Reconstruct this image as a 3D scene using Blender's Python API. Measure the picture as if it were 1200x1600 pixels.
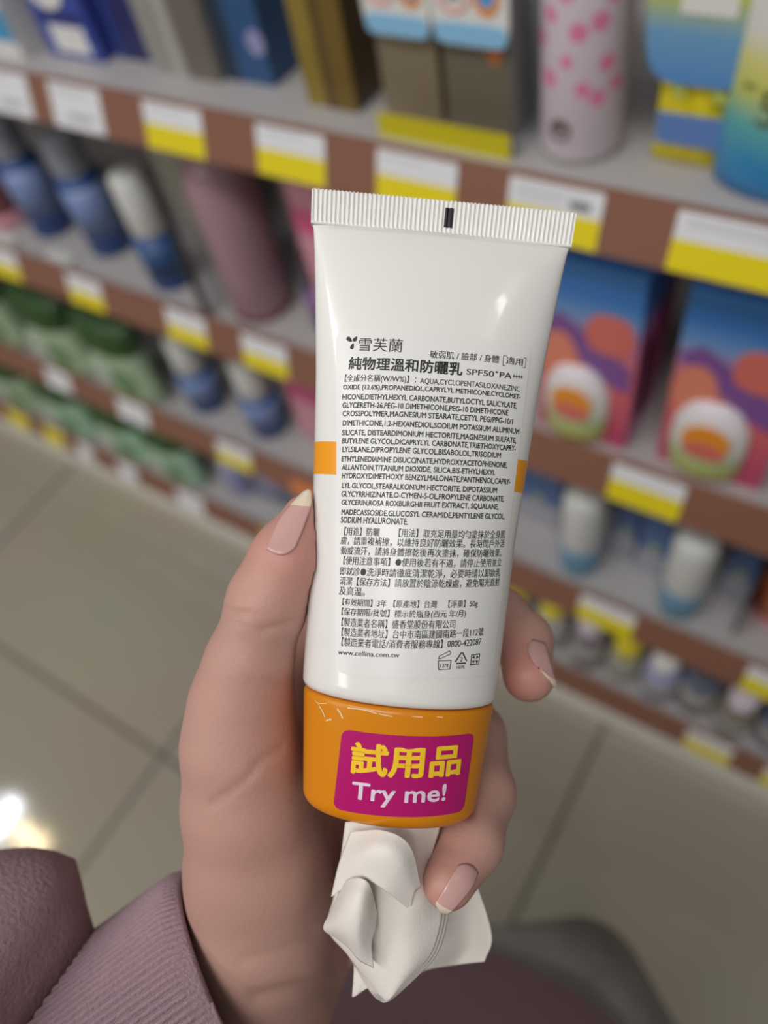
import bpy, bmesh, math, random
import numpy as np
from mathutils import Vector, Matrix

for _o in list(bpy.data.objects): bpy.data.objects.remove(_o)
random.seed(7); RNG = np.random.default_rng(7)
scene = bpy.context.scene
COL = scene.collection

# ---------------------------------------------------------------- camera
CAM_H = 1.175         # height of the phone above the floor, m
# rows: world x (along the shelf), y (into the shelf), z (up) in camera axes (right, down, forward)
WB = np.array([[0.84140375, 0.35826052, -0.40458514],
               [0.51860098, -0.74582305, 0.41809210],
               [-0.15196303, -0.56160250, -0.81333257]])
cam_data = bpy.data.cameras.new('camera'); cam = bpy.data.objects.new('camera', cam_data); COL.objects.link(cam)
cam.matrix_world = Matrix(((*[WB[0, 0], -WB[0, 1], -WB[0, 2]], 0), (*[WB[1, 0], -WB[1, 1], -WB[1, 2]], 0),
                           (*[WB[2, 0], -WB[2, 1], -WB[2, 2]], CAM_H), (0, 0, 0, 1)))
cam_data.sensor_fit = 'VERTICAL'; cam_data.sensor_height = 36.0
cam_data.lens = 1231.0 / 1600 * 36.0
cam_data.clip_start = 0.01; cam_data.clip_end = 50
cam_data.dof.use_dof = True; cam_data.dof.focus_distance = 0.158; cam_data.dof.aperture_fstop = 7.0
scene.camera = cam

# ---------------------------------------------------------------- light
scene.view_settings.view_transform = 'Standard'; scene.view_settings.look = 'None'
scene.view_settings.gamma = 1.0; scene.view_settings.use_curve_mapping = False
scene.view_settings.exposure = -0.80
world = bpy.data.worlds.new('store_air'); scene.world = world; world.use_nodes = True
world.node_tree.nodes['Background'].inputs[0].default_value = (0.99, 1.0, 0.995, 1)
world.node_tree.nodes['Background'].inputs[1].default_value = 0.33
def area(name, loc, size, power, color=(1, 1, 1), target=None):
    l = bpy.data.lights.new(name, 'AREA'); l.shape = 'RECTANGLE'; l.size, l.size_y = size
    l.energy = power; l.color = color
    o = bpy.data.objects.new(name, l); COL.objects.link(o); o.location = loc
    if target is not None:
        o.rotation_euler = (Vector(target) - Vector(loc)).to_track_quat('-Z', 'Y').to_euler()
    return o
area('ceiling_lamp_aisle', (-0.5, -0.75, 2.75), (2.4, 0.30), 42, (1.0, 0.99, 0.975))
area('ceiling_lamp_near', (0.35, -0.95, 2.75), (0.9, 0.30), 14, (1.0, 0.97, 0.93))
area('ceiling_lamp_next_aisle', (-1.3, -2.3, 2.75), (2.4, 0.40), 48, (1.0, 0.98, 0.95), (-0.6, -0.9, 0.0))
area('ceiling_spot_shelf', (0.98, 0.74, 2.75), (0.20, 0.09), 2.4, (1.0, 0.93, 0.82))
area('ceiling_lamp_left', (-2.76, -0.53, 2.75), (0.10, 0.26), 10, (0.86, 0.93, 1.0))
area('ceiling_spot_warm', (-2.60, -0.50, 2.75), (0.06, 0.10), 2.5, (1.0, 0.78, 0.46))
area('ceiling_spot_warm', (-2.49, -0.50, 2.75), (0.06, 0.10), 2.5, (1.0, 0.78, 0.46))

# ---------------------------------------------------------------- helpers
def s2l(c):
    return tuple((x / 12.92 if x <= .04045 else ((x + .055) / 1.055) ** 2.4) for x in [v / 255 for v in c])
MATS = {}
def mat(name, rgb, rough=.5, noise=0.0, nscale=60, bump=0.0, bscale=200, sss=0.0, trans=0.0, metal=0.0, coat=0.0, spec=.5, alpha=1.0, emit=None):
    if name in MATS: return MATS[name]
    m = bpy.data.materials.new(name); m.use_nodes = True; MATS[name] = m
    nt = m.node_tree; b = nt.nodes['Principled BSDF']; c = s2l(rgb)
    b.inputs['Base Color'].default_value = (*c, 1); b.inputs['Roughness'].default_value = rough
    b.inputs['Metallic'].default_value = metal; b.inputs['Specular IOR Level'].default_value = spec
    b.inputs['Coat Weight'].default_value = coat; b.inputs['Alpha'].default_value = alpha
    b.inputs['Transmission Weight'].default_value = trans
    if sss:
        b.inputs['Subsurface Weight'].default_value = sss; b.inputs['Subsurface Scale'].default_value = .003
        b.inputs['Subsurface Radius'].default_value = (1, .35, .2)
    tc = nt.nodes.new('ShaderNodeTexCoord')
    n = nt.nodes.new('ShaderNodeTexNoise'); n.inputs['Scale'].default_value = nscale; n.inputs['Detail'].default_value = 4
    nt.links.new(tc.outputs['Object'], n.inputs['Vector'])
    if noise >= 0:
        nz = max(noise, .015)
        mx = nt.nodes.new('ShaderNodeMix'); mx.data_type = 'RGBA'
        mx.inputs['A'].default_value = (*[min(1, x * (1 + nz)) for x in c], 1); mx.inputs['B'].default_value = (*[x * (1 - nz) for x in c], 1)
        nt.links.new(n.outputs['Fac'], mx.inputs['Factor']); nt.links.new(mx.outputs['Result'], b.inputs['Base Color'])
    if bump:
        n2 = nt.nodes.new('ShaderNodeTexNoise'); n2.inputs['Scale'].default_value = bscale; n2.inputs['Detail'].default_value = 3
        nt.links.new(tc.outputs['Object'], n2.inputs['Vector'])
        bp = nt.nodes.new('ShaderNodeBump'); bp.inputs['Strength'].default_value = bump; bp.inputs['Distance'].default_value = .001
        nt.links.new(n2.outputs['Fac'], bp.inputs['Height']); nt.links.new(bp.outputs['Normal'], b.inputs['Normal'])
    return m
def gradient_mat(name, stops, rough=.4, axis='Z', z0=0.0, z1=1.0, coat=0.0):
    """printed colour bands along one object axis (a printed design)"""
    m = bpy.data.materials.new(name); m.use_nodes = True; MATS[name] = m
    nt = m.node_tree; b = nt.nodes['Principled BSDF']; b.inputs['Roughness'].default_value = rough; b.inputs['Coat Weight'].default_value = coat
    tc = nt.nodes.new('ShaderNodeTexCoord'); sp = nt.nodes.new('ShaderNodeSeparateXYZ'); mr = nt.nodes.new('ShaderNodeMapRange')
    cr = nt.nodes.new('ShaderNodeValToRGB')
    nt.links.new(tc.outputs['Object'], sp.inputs[0]); nt.links.new(sp.outputs[axis], mr.inputs['Value'])
    mr.inputs['From Min'].default_value = z0; mr.inputs['From Max'].default_value = z1
    nt.links.new(mr.outputs[0], cr.inputs[0]); nt.links.new(cr.outputs[0], b.inputs['Base Color'])
    el = cr.color_ramp.elements
    while len(el) < len(stops): el.new(.5)
    for e, (p, c) in zip(el, stops): e.position = p; e.color = (*s2l(c), 1)
    return m
def link(name, me, m=None, parent=None, smooth=False, loc=None):
    if m is not None:
        for mm in (m if isinstance(m, (list, tuple)) else [m]): me.materials.append(mm)
    if smooth: me.polygons.foreach_set('use_smooth', [True] * len(me.polygons))
    o = bpy.data.objects.new(name, me); COL.objects.link(o)
    if parent is not None: o.parent = parent
    if loc is not None: o.location = loc
    return o
def mesh_from(verts, faces, fix=True):
    me = bpy.data.meshes.new('mesh'); me.from_pydata([tuple(map(float, v)) for v in verts], [], [tuple(map(int, f)) for f in faces]); me.update()
    if fix:
        bm = bmesh.new(); bm.from_mesh(me); bmesh.ops.recalc_face_normals(bm, faces=bm.faces); bm.to_mesh(me); bm.free()
    return me
def tag(o, label, cat, group=None, kind=None):
    o['label'] = label; o['category'] = cat
    if group: o['group'] = group
    if kind: o['kind'] = kind
    return o
def thing(name, label, cat, loc=(0, 0, 0), group=None, rz=0.0):
    o = bpy.data.objects.new(name, None); COL.objects.link(o); o.location = loc; o.rotation_euler = (0, 0, rz)
    o.empty_display_size = .02
    return tag(o, label, cat, group)
def cw(p):
    """camera axes in mm (right, down, forward) -> world m"""
    p = np.asarray(p, float); return (p / 1000.0) @ WB.T + np.array([0, 0, CAM_H])
def pp(x, y, z):
    return np.array([(x - 600) * z / 1231.0, (y - 800) * z / 1231.0, z])
def box_bm(bm, x0, x1, y0, y1, z0, z1, bevel=0.0, mi=0):
    r = bmesh.ops.create_cube(bm, size=1.0)
    vs = r['verts']
    for v in vs:
        v.co = Vector((x0 if v.co.x < 0 else x1, y0 if v.co.y < 0 else y1, z0 if v.co.z < 0 else z1))
    fs = list({f for v in vs for f in v.link_faces})
    for f in fs: f.material_index = mi
    if bevel:
        es = list({e for v in vs for e in v.link_edges})
        rr = bmesh.ops.bevel(bm, geom=es, offset=bevel, segments=2, affect='EDGES', profile=.7)
        for f in rr['faces']: f.material_index = mi
def bm_mesh(bm):
    me = bpy.data.meshes.new('mesh'); bm.to_mesh(me); bm.free(); return me
def box(name, dims, m, parent=None, bevel=0.0, loc=None):
    bm = bmesh.new(); box_bm(bm, *dims, bevel=bevel); return link(name, bm_mesh(bm), m, parent, loc=loc)
def lathe(profile, n=40, sx=1.0, sy=1.0):
    """profile: (radius, z) from bottom to top; closed with caps"""
    V, Fc = [], []
    for r, z in profile:
        for k in range(n):
            a = 2 * math.pi * k / n; V.append((r * math.cos(a) * sx, r * math.sin(a) * sy, z))
    m = len(profile)
    for i in range(m - 1):
        for k in range(n):
            k2 = (k + 1) % n; Fc.append((i * n + k, i * n + k2, (i + 1) * n + k2, (i + 1) * n + k))
    Fc.append(tuple(range(n))[::-1]); Fc.append(tuple((m - 1) * n + k for k in range(n)))
    return mesh_from(V, Fc)
def grid_mesh(P, thick=0.0, close_u=False):
    """P: array (rows, cols, 3)"""
    P = np.asarray(P); r, c = P.shape[:2]; V = P.reshape(-1, 3); Fc = []
    cc = c if close_u else c - 1
    for i in range(r - 1):
        for j in range(cc):
            j2 = (j + 1) % c; Fc.append((i * c + j, i * c + j2, (i + 1) * c + j2, (i + 1) * c + j))
    return mesh_from(V, Fc, fix=False)
def solidify(o, t, off=0.0):
    md = o.modifiers.new('thickness', 'SOLIDIFY'); md.thickness = t; md.offset = off; return o
def catmull(P, n):
    """resample control points along axis 0"""
    P = np.asarray(P, float); k = len(P)
    Q = np.concatenate([[2 * P[0] - P[1]], P, [2 * P[-1] - P[-2]]])
    out = []
    for u in np.linspace(0, k - 1, n):
        i = min(int(u), k - 2); f = u - i; a, b, c, d = Q[i], Q[i + 1], Q[i + 2], Q[i + 3]
        out.append(.5 * (2 * b + (c - a) * f + (2 * a - 5 * b + 4 * c - d) * f ** 2 + (3 * b - 3 * c + d - a) * f ** 3))
    return np.array(out)
def patch(ctrl, nr, nc):
    A = catmull(np.asarray(ctrl, float), nr)
    return np.transpose(catmull(np.transpose(A, (1, 0, 2)), nc), (1, 0, 2))
_textcache = {}; _copies = {}
def text_mesh(s, bold=0.0, cjk_dup=True):
    """flat lettering: (verts Nx2, faces) with its ink box scaled to [0,1] x [0, h/w]"""
    key = (s, bold)
    if key in _textcache: return _textcache[key]
    cu = bpy.data.curves.new('lettering', 'FONT'); cu.body = s; cu.size = 1.0; cu.resolution_u = 3
    o = bpy.data.objects.new('lettering', cu); COL.objects.link(o)
    dg = bpy.context.evaluated_depsgraph_get(); dg.update()
    me = bpy.data.meshes.new_from_object(o.evaluated_get(dg))
    v = np.zeros(len(me.vertices) * 3); me.vertices.foreach_get('co', v); v = v.reshape(-1, 3)[:, :2]
    f = [tuple(p.vertices) for p in me.polygons]
    bpy.data.objects.remove(o); bpy.data.curves.remove(cu); bpy.data.meshes.remove(me)
    _copies[key] = len(v)
    if bold > 0:      # heavier strokes: the same outline laid down again with small shifts
        n = len(v); sh = [(0, 0)] + [(bold * a, bold * b) for a, b in ((1, 0), (-1, 0), (0, 1), (0, -1), (.7, .7), (-.7, -.7), (.7, -.7), (-.7, .7))][:(2 if bold < .015 else 8)]
        f = [tuple(i + k * n for i in q) for k in range(len(sh)) for q in f]; v = np.concatenate([v + np.array(d) for d in sh])
    _textcache[key] = (v, f); return v, f
# ---------------------------------------------------------------- tube geometry


F = 1231.0            # focal length in pixels of the 1200x1600 frame
ZT = 167.0            # tube axis distance, mm
K = ZT / F
TO = np.array([(694 - 600) * K, (315 - 800) * K, ZT])
TA = np.array([-.0924, 1.0, 0.0]); TA /= np.linalg.norm(TA)
TL = np.array([TA[1], -TA[0], 0.0]); TN = np.array([0, 0, -1.0])
HALF = [(0, 207), (53, 203), (60, 199.5), (100, 194), (155, 188), (285, 175), (405, 166), (515, 159), (625, 155), (745, 151.5), (790, 150)]
PERIM = 4 * 203 * K
T_JOIN, T_END = 104.6, 129.2
def half_width(t):
    if t <= T_JOIN: return float(np.interp(t, [h[0] * K for h in HALF], [h[1] * K for h in HALF]))
    return float(np.interp(t, [T_JOIN, T_END], [148.5 * K, 133 * K]))
def perim(a, b):
    h = ((a - b) / (a + b)) ** 2
    return math.pi * (a + b) * (1 + 3 * h / (10 + math.sqrt(4 - 3 * h)))
def half_depth(t):
    if t > T_JOIN: return float(np.interp(t, [T_JOIN, T_END], [14.0, 12.4]))
    a = half_width(t); lo, hi = 0.5, a
    for _ in range(40):
        m = (lo + hi) / 2
        if perim(a, m) < PERIM: lo = m
        else: hi = m
    return lo
class Front:
    """front half of the tube: (s, t) in mm, s = arc length from the front centre line"""
    def __init__(self, t0, t1, n=60):
        self.ts = np.linspace(t0, t1, n); self.tab = []
        for t in self.ts:
            a, b = half_width(t), half_depth(t)
            th = np.linspace(0, math.pi, 241)
            x, z = -a * np.cos(th), b * np.sin(th)
            s = np.concatenate([[0], np.cumsum(np.hypot(np.diff(x), np.diff(z)))])
            self.tab.append((s - s[-1] / 2, x, z))
    def local(self, s, t):
        f = (t - self.ts[0]) / (self.ts[-1] - self.ts[0]) * (len(self.ts) - 1)
        f = min(max(f, 0), len(self.ts) - 1.001); i = int(f); w = f - i
        xs = [np.interp(s, self.tab[k][0], self.tab[k][1]) for k in (i, i + 1)]
        zs = [np.interp(s, self.tab[k][0], self.tab[k][2]) for k in (i, i + 1)]
        return xs[0] * (1 - w) + xs[1] * w, zs[0] * (1 - w) + zs[1] * w
    def pos(self, s, t, off=0.0):
        x, z = self.local(s, t)
        x2, z2 = self.local(s + .3, t); x1, z1 = self.local(s - .3, t)
        n = np.array([-(z2 - z1), (x2 - x1)]); n /= max(np.linalg.norm(n), 1e-9)
        x, z = x + n[0] * off, z + n[1] * off
        return TO + TA * t + TL * x + TN * z
# ---------------------------------------------------------------- the store: floor and shelf unit
D = 0.4224                              # distance of the shelf front from the camera
def floor_mat():
    m = bpy.data.materials.new('floor_tiles'); m.use_nodes = True; nt = m.node_tree; b = nt.nodes['Principled BSDF']
    tc = nt.nodes.new('ShaderNodeTexCoord'); mp = nt.nodes.new('ShaderNodeMapping'); br = nt.nodes.new('ShaderNodeTexBrick')
    mp.inputs['Location'].default_value = (.084 + .576 * 8, -.052 + .576 * 8, 0)
    br.offset = 0; br.squash = 1; br.inputs['Scale'].default_value = 1.0
    br.inputs['Brick Width'].default_value = .576; br.inputs['Row Height'].default_value = .576; br.inputs['Mortar Size'].default_value = .004; br.inputs['Mortar Smooth'].default_value = .3
    br.inputs['Color1'].default_value = (*s2l((168, 159, 143)), 1); br.inputs['Color2'].default_value = (*s2l((164, 155, 140)), 1); br.inputs['Mortar'].default_value = (*s2l((104, 98, 88)), 1)
    n = nt.nodes.new('ShaderNodeTexNoise'); n.inputs['Scale'].default_value = 3; n.inputs['Detail'].default_value = 6
    mx = nt.nodes.new('ShaderNodeMix'); mx.data_type = 'RGBA'; mx.blend_type = 'MULTIPLY'; mx.inputs['Factor'].default_value = .18
    nt.links.new(tc.outputs['Object'], mp.inputs[0]); nt.links.new(mp.outputs[0], br.inputs['Vector']); nt.links.new(tc.outputs['Object'], n.inputs['Vector'])
    nt.links.new(br.outputs['Color'], mx.inputs['A']); nt.links.new(n.outputs['Color'], mx.inputs['B']); nt.links.new(mx.outputs['Result'], b.inputs['Base Color'])
    b.inputs['Roughness'].default_value = .075; b.inputs['Specular IOR Level'].default_value = .5
    return m
fl = box('floor', (-4, 2.5, -2.2, 2.0, -.05, 0), floor_mat()); fl['kind'] = 'structure'; fl['label'] = 'beige square floor tiles with dark grout'
UNIT = thing('shelf_unit', 'long store shelf unit with brown price strips and beige kick plate', 'shelf', (-.6, .62, 0))
def ulink(o, parent=None):
    o.parent = parent or UNIT
    if parent is None: o.matrix_parent_inverse = Matrix.Translation(-UNIT.location)
    return o
M_DECK = mat('grey_shelf_metal', (176, 172, 172), rough=.45); M_BACK = mat('shelf_back_panel', (120, 116, 116), rough=.6)
M_STRIP = mat('brown_price_strip', (137, 94, 76), rough=.42); M_KICK = mat('beige_kick_plate', (238, 234, 224), rough=.4)
XL, XR, YB = -2.2, .62, .80
ulink(box('back_panel', (XL, XR, YB, YB + .02, 0, 1.75), M_BACK))
ulink(box('kick_plate', (XL, XR, D + .004, D + .03, 0, .092), M_KICK, bevel=.003))
DECK = [.862, .604, .353, .124]; STRIPT = [.869, .614, .362, .131]; STRIPB = [.832, .574, .323, .092]
STRIP_TILT = .012
def strip_pt(k, f, off=0.0):
    """point on the tilted face of price strip k, f = 0 top .. 1 bottom"""
    z = STRIPT[k] + (STRIPB[k] - STRIPT[k]) * f; y = D - STRIP_TILT * f
    L_ = math.hypot(STRIPT[k] - STRIPB[k], STRIP_TILT); ny, nz = -(STRIPT[k] - STRIPB[k]) / L_, STRIP_TILT / L_
    return y + ny * off, z + nz * off
for k in range(4):
    sh = ulink(box('shelf', (XL, XR, D + .006, YB - .001, DECK[k] - .022, DECK[k]), M_DECK))
    bm = bmesh.new(); prof = [strip_pt(k, 0), strip_pt(k, 1), (D - STRIP_TILT + .004, STRIPB[k] - .001), (D + .0055, DECK[k] - .02), (D + .0055, STRIPT[k])]
    v0 = [bm.verts.new((XL, y, z)) for y, z in prof]; v1 = [bm.verts.new((XR, y, z)) for y, z in prof]
    for i in range(5): bm.faces.new((v0[i], v0[(i + 1) % 5], v1[(i + 1) % 5], v1[i]))
    bm.faces.new(v0); bm.faces.new(v1[::-1]); bmesh.ops.recalc_face_normals(bm, faces=bm.faces)
    ulink(link('price_strip', bm_mesh(bm), M_STRIP), sh)
M_TAGW = mat('tag_white_paper', (226, 226, 230), rough=.35); M_TAGY = mat('tag_yellow_paper', (232, 212, 30), rough=.35)
M_TAGP = mat('tag_grey_print', (176, 176, 180), rough=.5); M_TAGK = mat('tag_dark_print', (90, 90, 95), rough=.5); M_TAGO = mat('tag_orange_paper', (226, 128, 60), rough=.4)
def price_tag(k, u0, u1, label, style='wy', split=.46, f0=.03, f1=.97, prints=0):
    bm = bmesh.new(); rr = random.Random(int(u0 * 1000))
    def quad(a, b, fa, fb, off, mi):
        vs = []
        for (x, f, o) in ((a, fa, off), (b, fa, off), (b, fb, off), (a, fb, off)): y, z = strip_pt(k, f, o); vs.append(bm.verts.new((x, y, z)))
        bm.faces.new(vs[::-1]).material_index = mi
    # thin card with a real edge
    c = []
    for off in (.0002, .0009):
        for (x, f) in ((u0, f0), (u1, f0), (u1, f1), (u0, f1)): y, z = strip_pt(k, f, off); c.append(bm.verts.new((x, y, z)))
    for q in ((0, 1, 2, 3), (4, 5, 1, 0), (5, 6, 2, 1), (6, 7, 3, 2), (7, 4, 0, 3)): bm.faces.new([c[i] for i in q]).material_index = 0
    if style == 'w': quad(u0, u1, f0, f1, .0009, 0)
    elif style == 'y': quad(u0, u1, f0, f1, .0009, 1)
    elif style == 'o': quad(u0, u1, f0, f1, .0009, 4)
    else: quad(u0, u1, f0, split, .0009, 0); quad(u0, u1, split, f1, .0009, 1)
    w = u1 - u0
    if prints:
        for r_ in range(prints):
            f = f0 + .10 + .09 * r_; quad(u0 + w * .08, u0 + w * rr.uniform(.5, .85), f, f + .025, .00105, 2)
        if style == 'w': quad(u0 + w * .3, u0 + w * .8, .64, .78, .00105, 2)
    if prints > 2: quad(u0 + w * .66, u0 + w * .88, .24, .36, .00105, 3)
    bmesh.ops.recalc_face_normals(bm, faces=bm.faces)
    o = link('price_tag', bm_mesh(bm), [M_TAGW, M_TAGY, M_TAGP, M_TAGK, M_TAGO]); tag(o, label, 'price tag', 'price tags on row %s' % ('top', 'second', 'third', 'bottom')[k]); return o
T = price_tag
T(0, -.765, -.700, 'white price tag on the top strip, the one cut by the left edge', 'w', prints=2)
T(0, -.670, -.605, 'plain white price tag on the top strip under the blue carton', 'w', prints=2)
T(0, -.553, -.488, 'white and yellow price tag on the top strip under the silver carton', prints=1)
T(0, -.432, -.367, 'white and yellow price tag on the top strip just left of the tube top', prints=1)
T(0, -.321, -.256, 'white and yellow price tag under the yellow shelf strip, behind the tube top', prints=1)
T(0, -.217, -.152, 'white and yellow price tag under the pink flowered can', prints=3)
T(0, -.106, -.030, 'white and yellow price tag at the right edge under the sunscreen bottle', prints=2)
T(1, -.985, -.923, 'white and yellow price tag on the second strip, cut by the left edge', split=.5)
T(1, -.828, -.767, 'white and yellow price tag on the second strip above the green packs', split=.5)
T(1, -.660, -.599, 'white and yellow price tag on the second strip right of the last green pack', split=.5)
T(1, -.546, -.484, 'white and yellow price tag on the second strip beside the left edge of the tube', split=.5)
T(1, -.124, -.060, 'white and yellow price tag on the second strip below the pink cartons', split=.42)
T(2, -1.058, -1.000, 'small white price tag on the third strip beside the pink sachet', 'w')
T(2, -.893, -.828, 'white price tag on the third strip between two green rows', 'w')
T(2, -.691, -.628, 'white and yellow price tag on the third strip under the blue bottles', split=.5)
T(2, -.558, -.500, 'orange price tag on the third strip beside the thumb', 'o', f0=.4)
T(2, -.140, -.075, 'white and yellow price tag on the third strip right of the curled fingertip', split=.42)
T(2, .046, .110, 'white and yellow price tag on the third strip at the right edge', split=.42)
T(3, -1.345, -1.286, 'yellow price tag on the bottom strip at the far left edge', 'y')
T(3, -1.237, -1.182, 'yellow price tag on the bottom strip, second from the left edge', 'y')
T(3, -1.140, -1.100, 'narrow white price tag on the bottom strip below the green packs', 'w')
T(3, -1.031, -.985, 'white price tag on the bottom strip, right of the narrow one', 'w')
T(3, -.884, -.822, 'white card standing in for a lamp glint on the bottom strip', 'w')  # no real tag: white card imitates a ceiling lamp's reflection on the strip
T(3, -.690, -.640, 'yellow price tag on the bottom strip beside the thumb nail', 'y')
T(3, .020, .078, 'white and yellow price tag on the bottom strip at the right', split=.45)
T(3, .118, .180, 'white and yellow price tag on the bottom strip at the right edge', split=.45)

# ---------------------------------------------------------------- products
def carton(name, label, cat, u0, u1, y, depth, z, hgt, m, panels=(), group=None, rz=0.0, sides=(), pname='printed_panel'):
    """a box with printed panels; panel = (name, fx0, fx1, fz0, fz1, material)"""
    w = u1 - u0; t = thing(name, label, cat, ((u0 + u1) / 2, y + depth / 2, z), group, rz)
    box('carton', (-w / 2, w / 2, -depth / 2, depth / 2, 0, hgt), m, t, bevel=.0012)
    for (pn, a, b, c, d, pm) in panels:
        bm = bmesh.new(); box_bm(bm, -w / 2 + w * a, -w / 2 + w * b, -depth / 2 - .0006, -depth / 2 + .0002, hgt * c, hgt * d)
        link(pn, bm_mesh(bm), pm, t)
    for (pn, a, b, c, d, pm) in sides:
        box(pn, (w / 2 - .0002, w / 2 + .0006, -depth / 2 + depth * a, -depth / 2 + depth * b, hgt * c, hgt * d), pm, t)
    return t
def disc_panel(name, cx, cz, rx, rz_, y, m, parent, th=.0008, n=36, power=2.0):
    bm = bmesh.new(); V = []
    for yy in (y - th, y):
        ring_ = []
        for k in range(n):
            a = 2 * math.pi * k / n; c, s = math.cos(a), math.sin(a)
            ring_.append(bm.verts.new((cx + rx * abs(c) ** (2 / power) * (1 if c >= 0 else -1), yy, cz + rz_ * abs(s) ** (2 / power) * (1 if s >= 0 else -1))))
        V.append(ring_)
    bm.faces.new(V[0]); bm.faces.new(V[1][::-1])
    for k in range(n): bm.faces.new((V[0][k], V[1][k], V[1][(k + 1) % n], V[0][(k + 1) % n]))
    bmesh.ops.recalc_face_normals(bm, faces=bm.faces)
    return link(name, bm_mesh(bm), m, parent)
def ring_panel(name, cx, cz, r0, r1, y, m, parent, sx=1.0, sz=1.0, th=.0007, n=36):
    bm = bmesh.new(); V = []
    for yy in (y - th, y):
        for r in (r0, r1): V.append([bm.verts.new((cx + sx * r * math.cos(2 * math.pi * k / n), yy, cz + sz * r * math.sin(2 * math.pi * k / n))) for k in range(n)])
    for k in range(n):
        j = (k + 1) % n
        for a, b in ((0, 1), (1, 3), (3, 2), (2, 0)): bm.faces.new((V[a][k], V[b][k], V[b][j], V[a][j]))
    bmesh.ops.recalc_face_normals(bm, faces=bm.faces)
    return link(name, bm_mesh(bm), m, parent)
def upright_text(s, x, z, h, y, m, parent, name='lettering', bold=0.01, th=.0004, w=None):
    v, f = text_mesh(s, bold); lo, hi = v.min(0), v.max(0); sc = h / (hi[1] - lo[1]); sx = sc if w is None else w / (hi[0] - lo[0])
    P = [(x + (a - (lo[0] + hi[0]) / 2) * sx, y - th, z + (b - lo[1]) * sc) for a, b in v]
    return link(name, mesh_from(P, f, fix=False), m, parent)
def bottle(name, label, cat, x, y, z, parts, group=None, sx=1.0, sy=1.0):
    """parts: (part name, profile, material)"""
    t = thing(name, label, cat, (x, y, z), group)
    for pn, prof, m in parts: link(pn, lathe(prof, 40, sx, sy), m, t, smooth=True)
    return t
def clone(t, loc, label):
    c = t.copy(); COL.objects.link(c); c.location = loc; c['label'] = label
    for ch in list(t.children):
        d = ch.copy(); COL.objects.link(d); d.parent = c
        for g in list(ch.children): e = g.copy(); COL.objects.link(e); e.parent = d
    return c
def pouch(name, label, cat, x, y, z, w, hgt, th, mats, cut=(.0,), group=None, band=None, rz=0.0):
    """soft pillow pack; mats by height fraction"""
    t = thing(name, label, cat, (x, y, z), group, rz); nr, nc = 26, 25; V, Fc, MI = [], [], []
    for s in (-1, 1):
        for i in range(nr):
            for j in range(nc):
                a, b = i / (nr - 1), j / (nc - 1) * 2 - 1
                bul = (max(0, 1 - abs(b) ** 3) ** .6) * (max(0, 1 - abs(2 * a - 1) ** 7) ** .55)
                V.append((b * w / 2 * (1 - .04 * math.sin(math.pi * a)), s * (th / 2 * bul + .0006) + .003 * math.sin(9 * b + 3 * a) * bul * .3, a * hgt))
    N0 = nr * nc
    for s in (0, 1):
        for i in range(nr - 1):
            for j in range(nc - 1):
                q = [s * N0 + i * nc + j, s * N0 + i * nc + j + 1, s * N0 + (i + 1) * nc + j + 1, s * N0 + (i + 1) * nc + j]; Fc.append(q)
                MI.append(sum((i + .5) / (nr - 1) > c_ for c_ in cut))
    for i in range(nr - 1):
        for j in (0, nc - 1): Fc.append([i * nc + j, (i + 1) * nc + j, N0 + (i + 1) * nc + j, N0 + i * nc + j]); MI.append(0)
    for j in range(nc - 1):
        for i in (0, nr - 1): Fc.append([i * nc + j, i * nc + j + 1, N0 + i * nc + j + 1, N0 + i * nc + j]); MI.append(0)
    me = mesh_from(V, Fc); o = link('pack_body', me, list(mats), t, smooth=True); me.polygons.foreach_set('material_index', MI)
    return t
P_ = lambda n, c, **k: mat(n, c, **{**dict(rough=.35), **k})
W_ = P_('print_white', (228, 226, 222)); BLU = P_('print_blue', (60, 78, 160)); NAVY = P_('print_navy', (38, 42, 96)); CYAN = P_('print_cyan', (70, 160, 205)); SKY = P_('print_sky_blue', (140, 196, 232))
SILV = P_('print_silver', (150, 148, 142), noise=.15, nscale=40); GREYD = P_('print_warm_grey', (112, 104, 96)); TEAL = P_('print_dark_teal', (44, 58, 74)); OCEAN = P_('print_ocean_blue', (48, 84, 130)); LILAC = P_('print_lilac', (150, 150, 190))
GOLD = P_('print_gold', (150, 128, 56), noise=.2, nscale=50, metal=.2); BROWN = P_('print_dark_brown', (84, 66, 36)); TAUPE = P_('print_taupe', (128, 114, 92)); TAUPED = P_('print_dark_taupe', (108, 100, 84))
ORNG = P_('print_orange', (236, 150, 40)); PNKR = P_('print_pink_red', (232, 118, 100)); YELL = P_('print_yellow', (226, 206, 30)); OLIVE = P_('print_olive_yellow', (206, 192, 30))
PINK = P_('print_rose', (216, 92, 138)); FLOW = P_('print_flower_pink', (224, 130, 168)); PINKL = P_('print_pale_pink', (216, 202, 212)); MAUV = P_('mauve_can_paint', (168, 134, 142), rough=.3); DKPL = P_('dark_plum', (80, 56, 68)); PALER = P_('print_pale_rose', (214, 150, 164))
DBLUE = P_('blue_bottle_plastic', (36, 74, 140), rough=.25); CAPG = P_('grey_clear_cap', (150, 154, 164), rough=.2); CAPW = P_('white_cap_plastic', (214, 214, 210), rough=.35); LBL = P_('pale_blue_label', (120, 140, 186)); DARK = P_('gap_black', (26, 26, 30), rough=.5)
GRND = P_('print_dark_green', (44, 78, 34)); GRNP = P_('print_pale_green', (172, 194, 160)); GRNM = P_('print_mid_green', (104, 146, 92)); MINT = P_('print_mint', (170, 208, 178)); REDD = P_('print_dull_red', (128, 70, 76))
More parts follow.
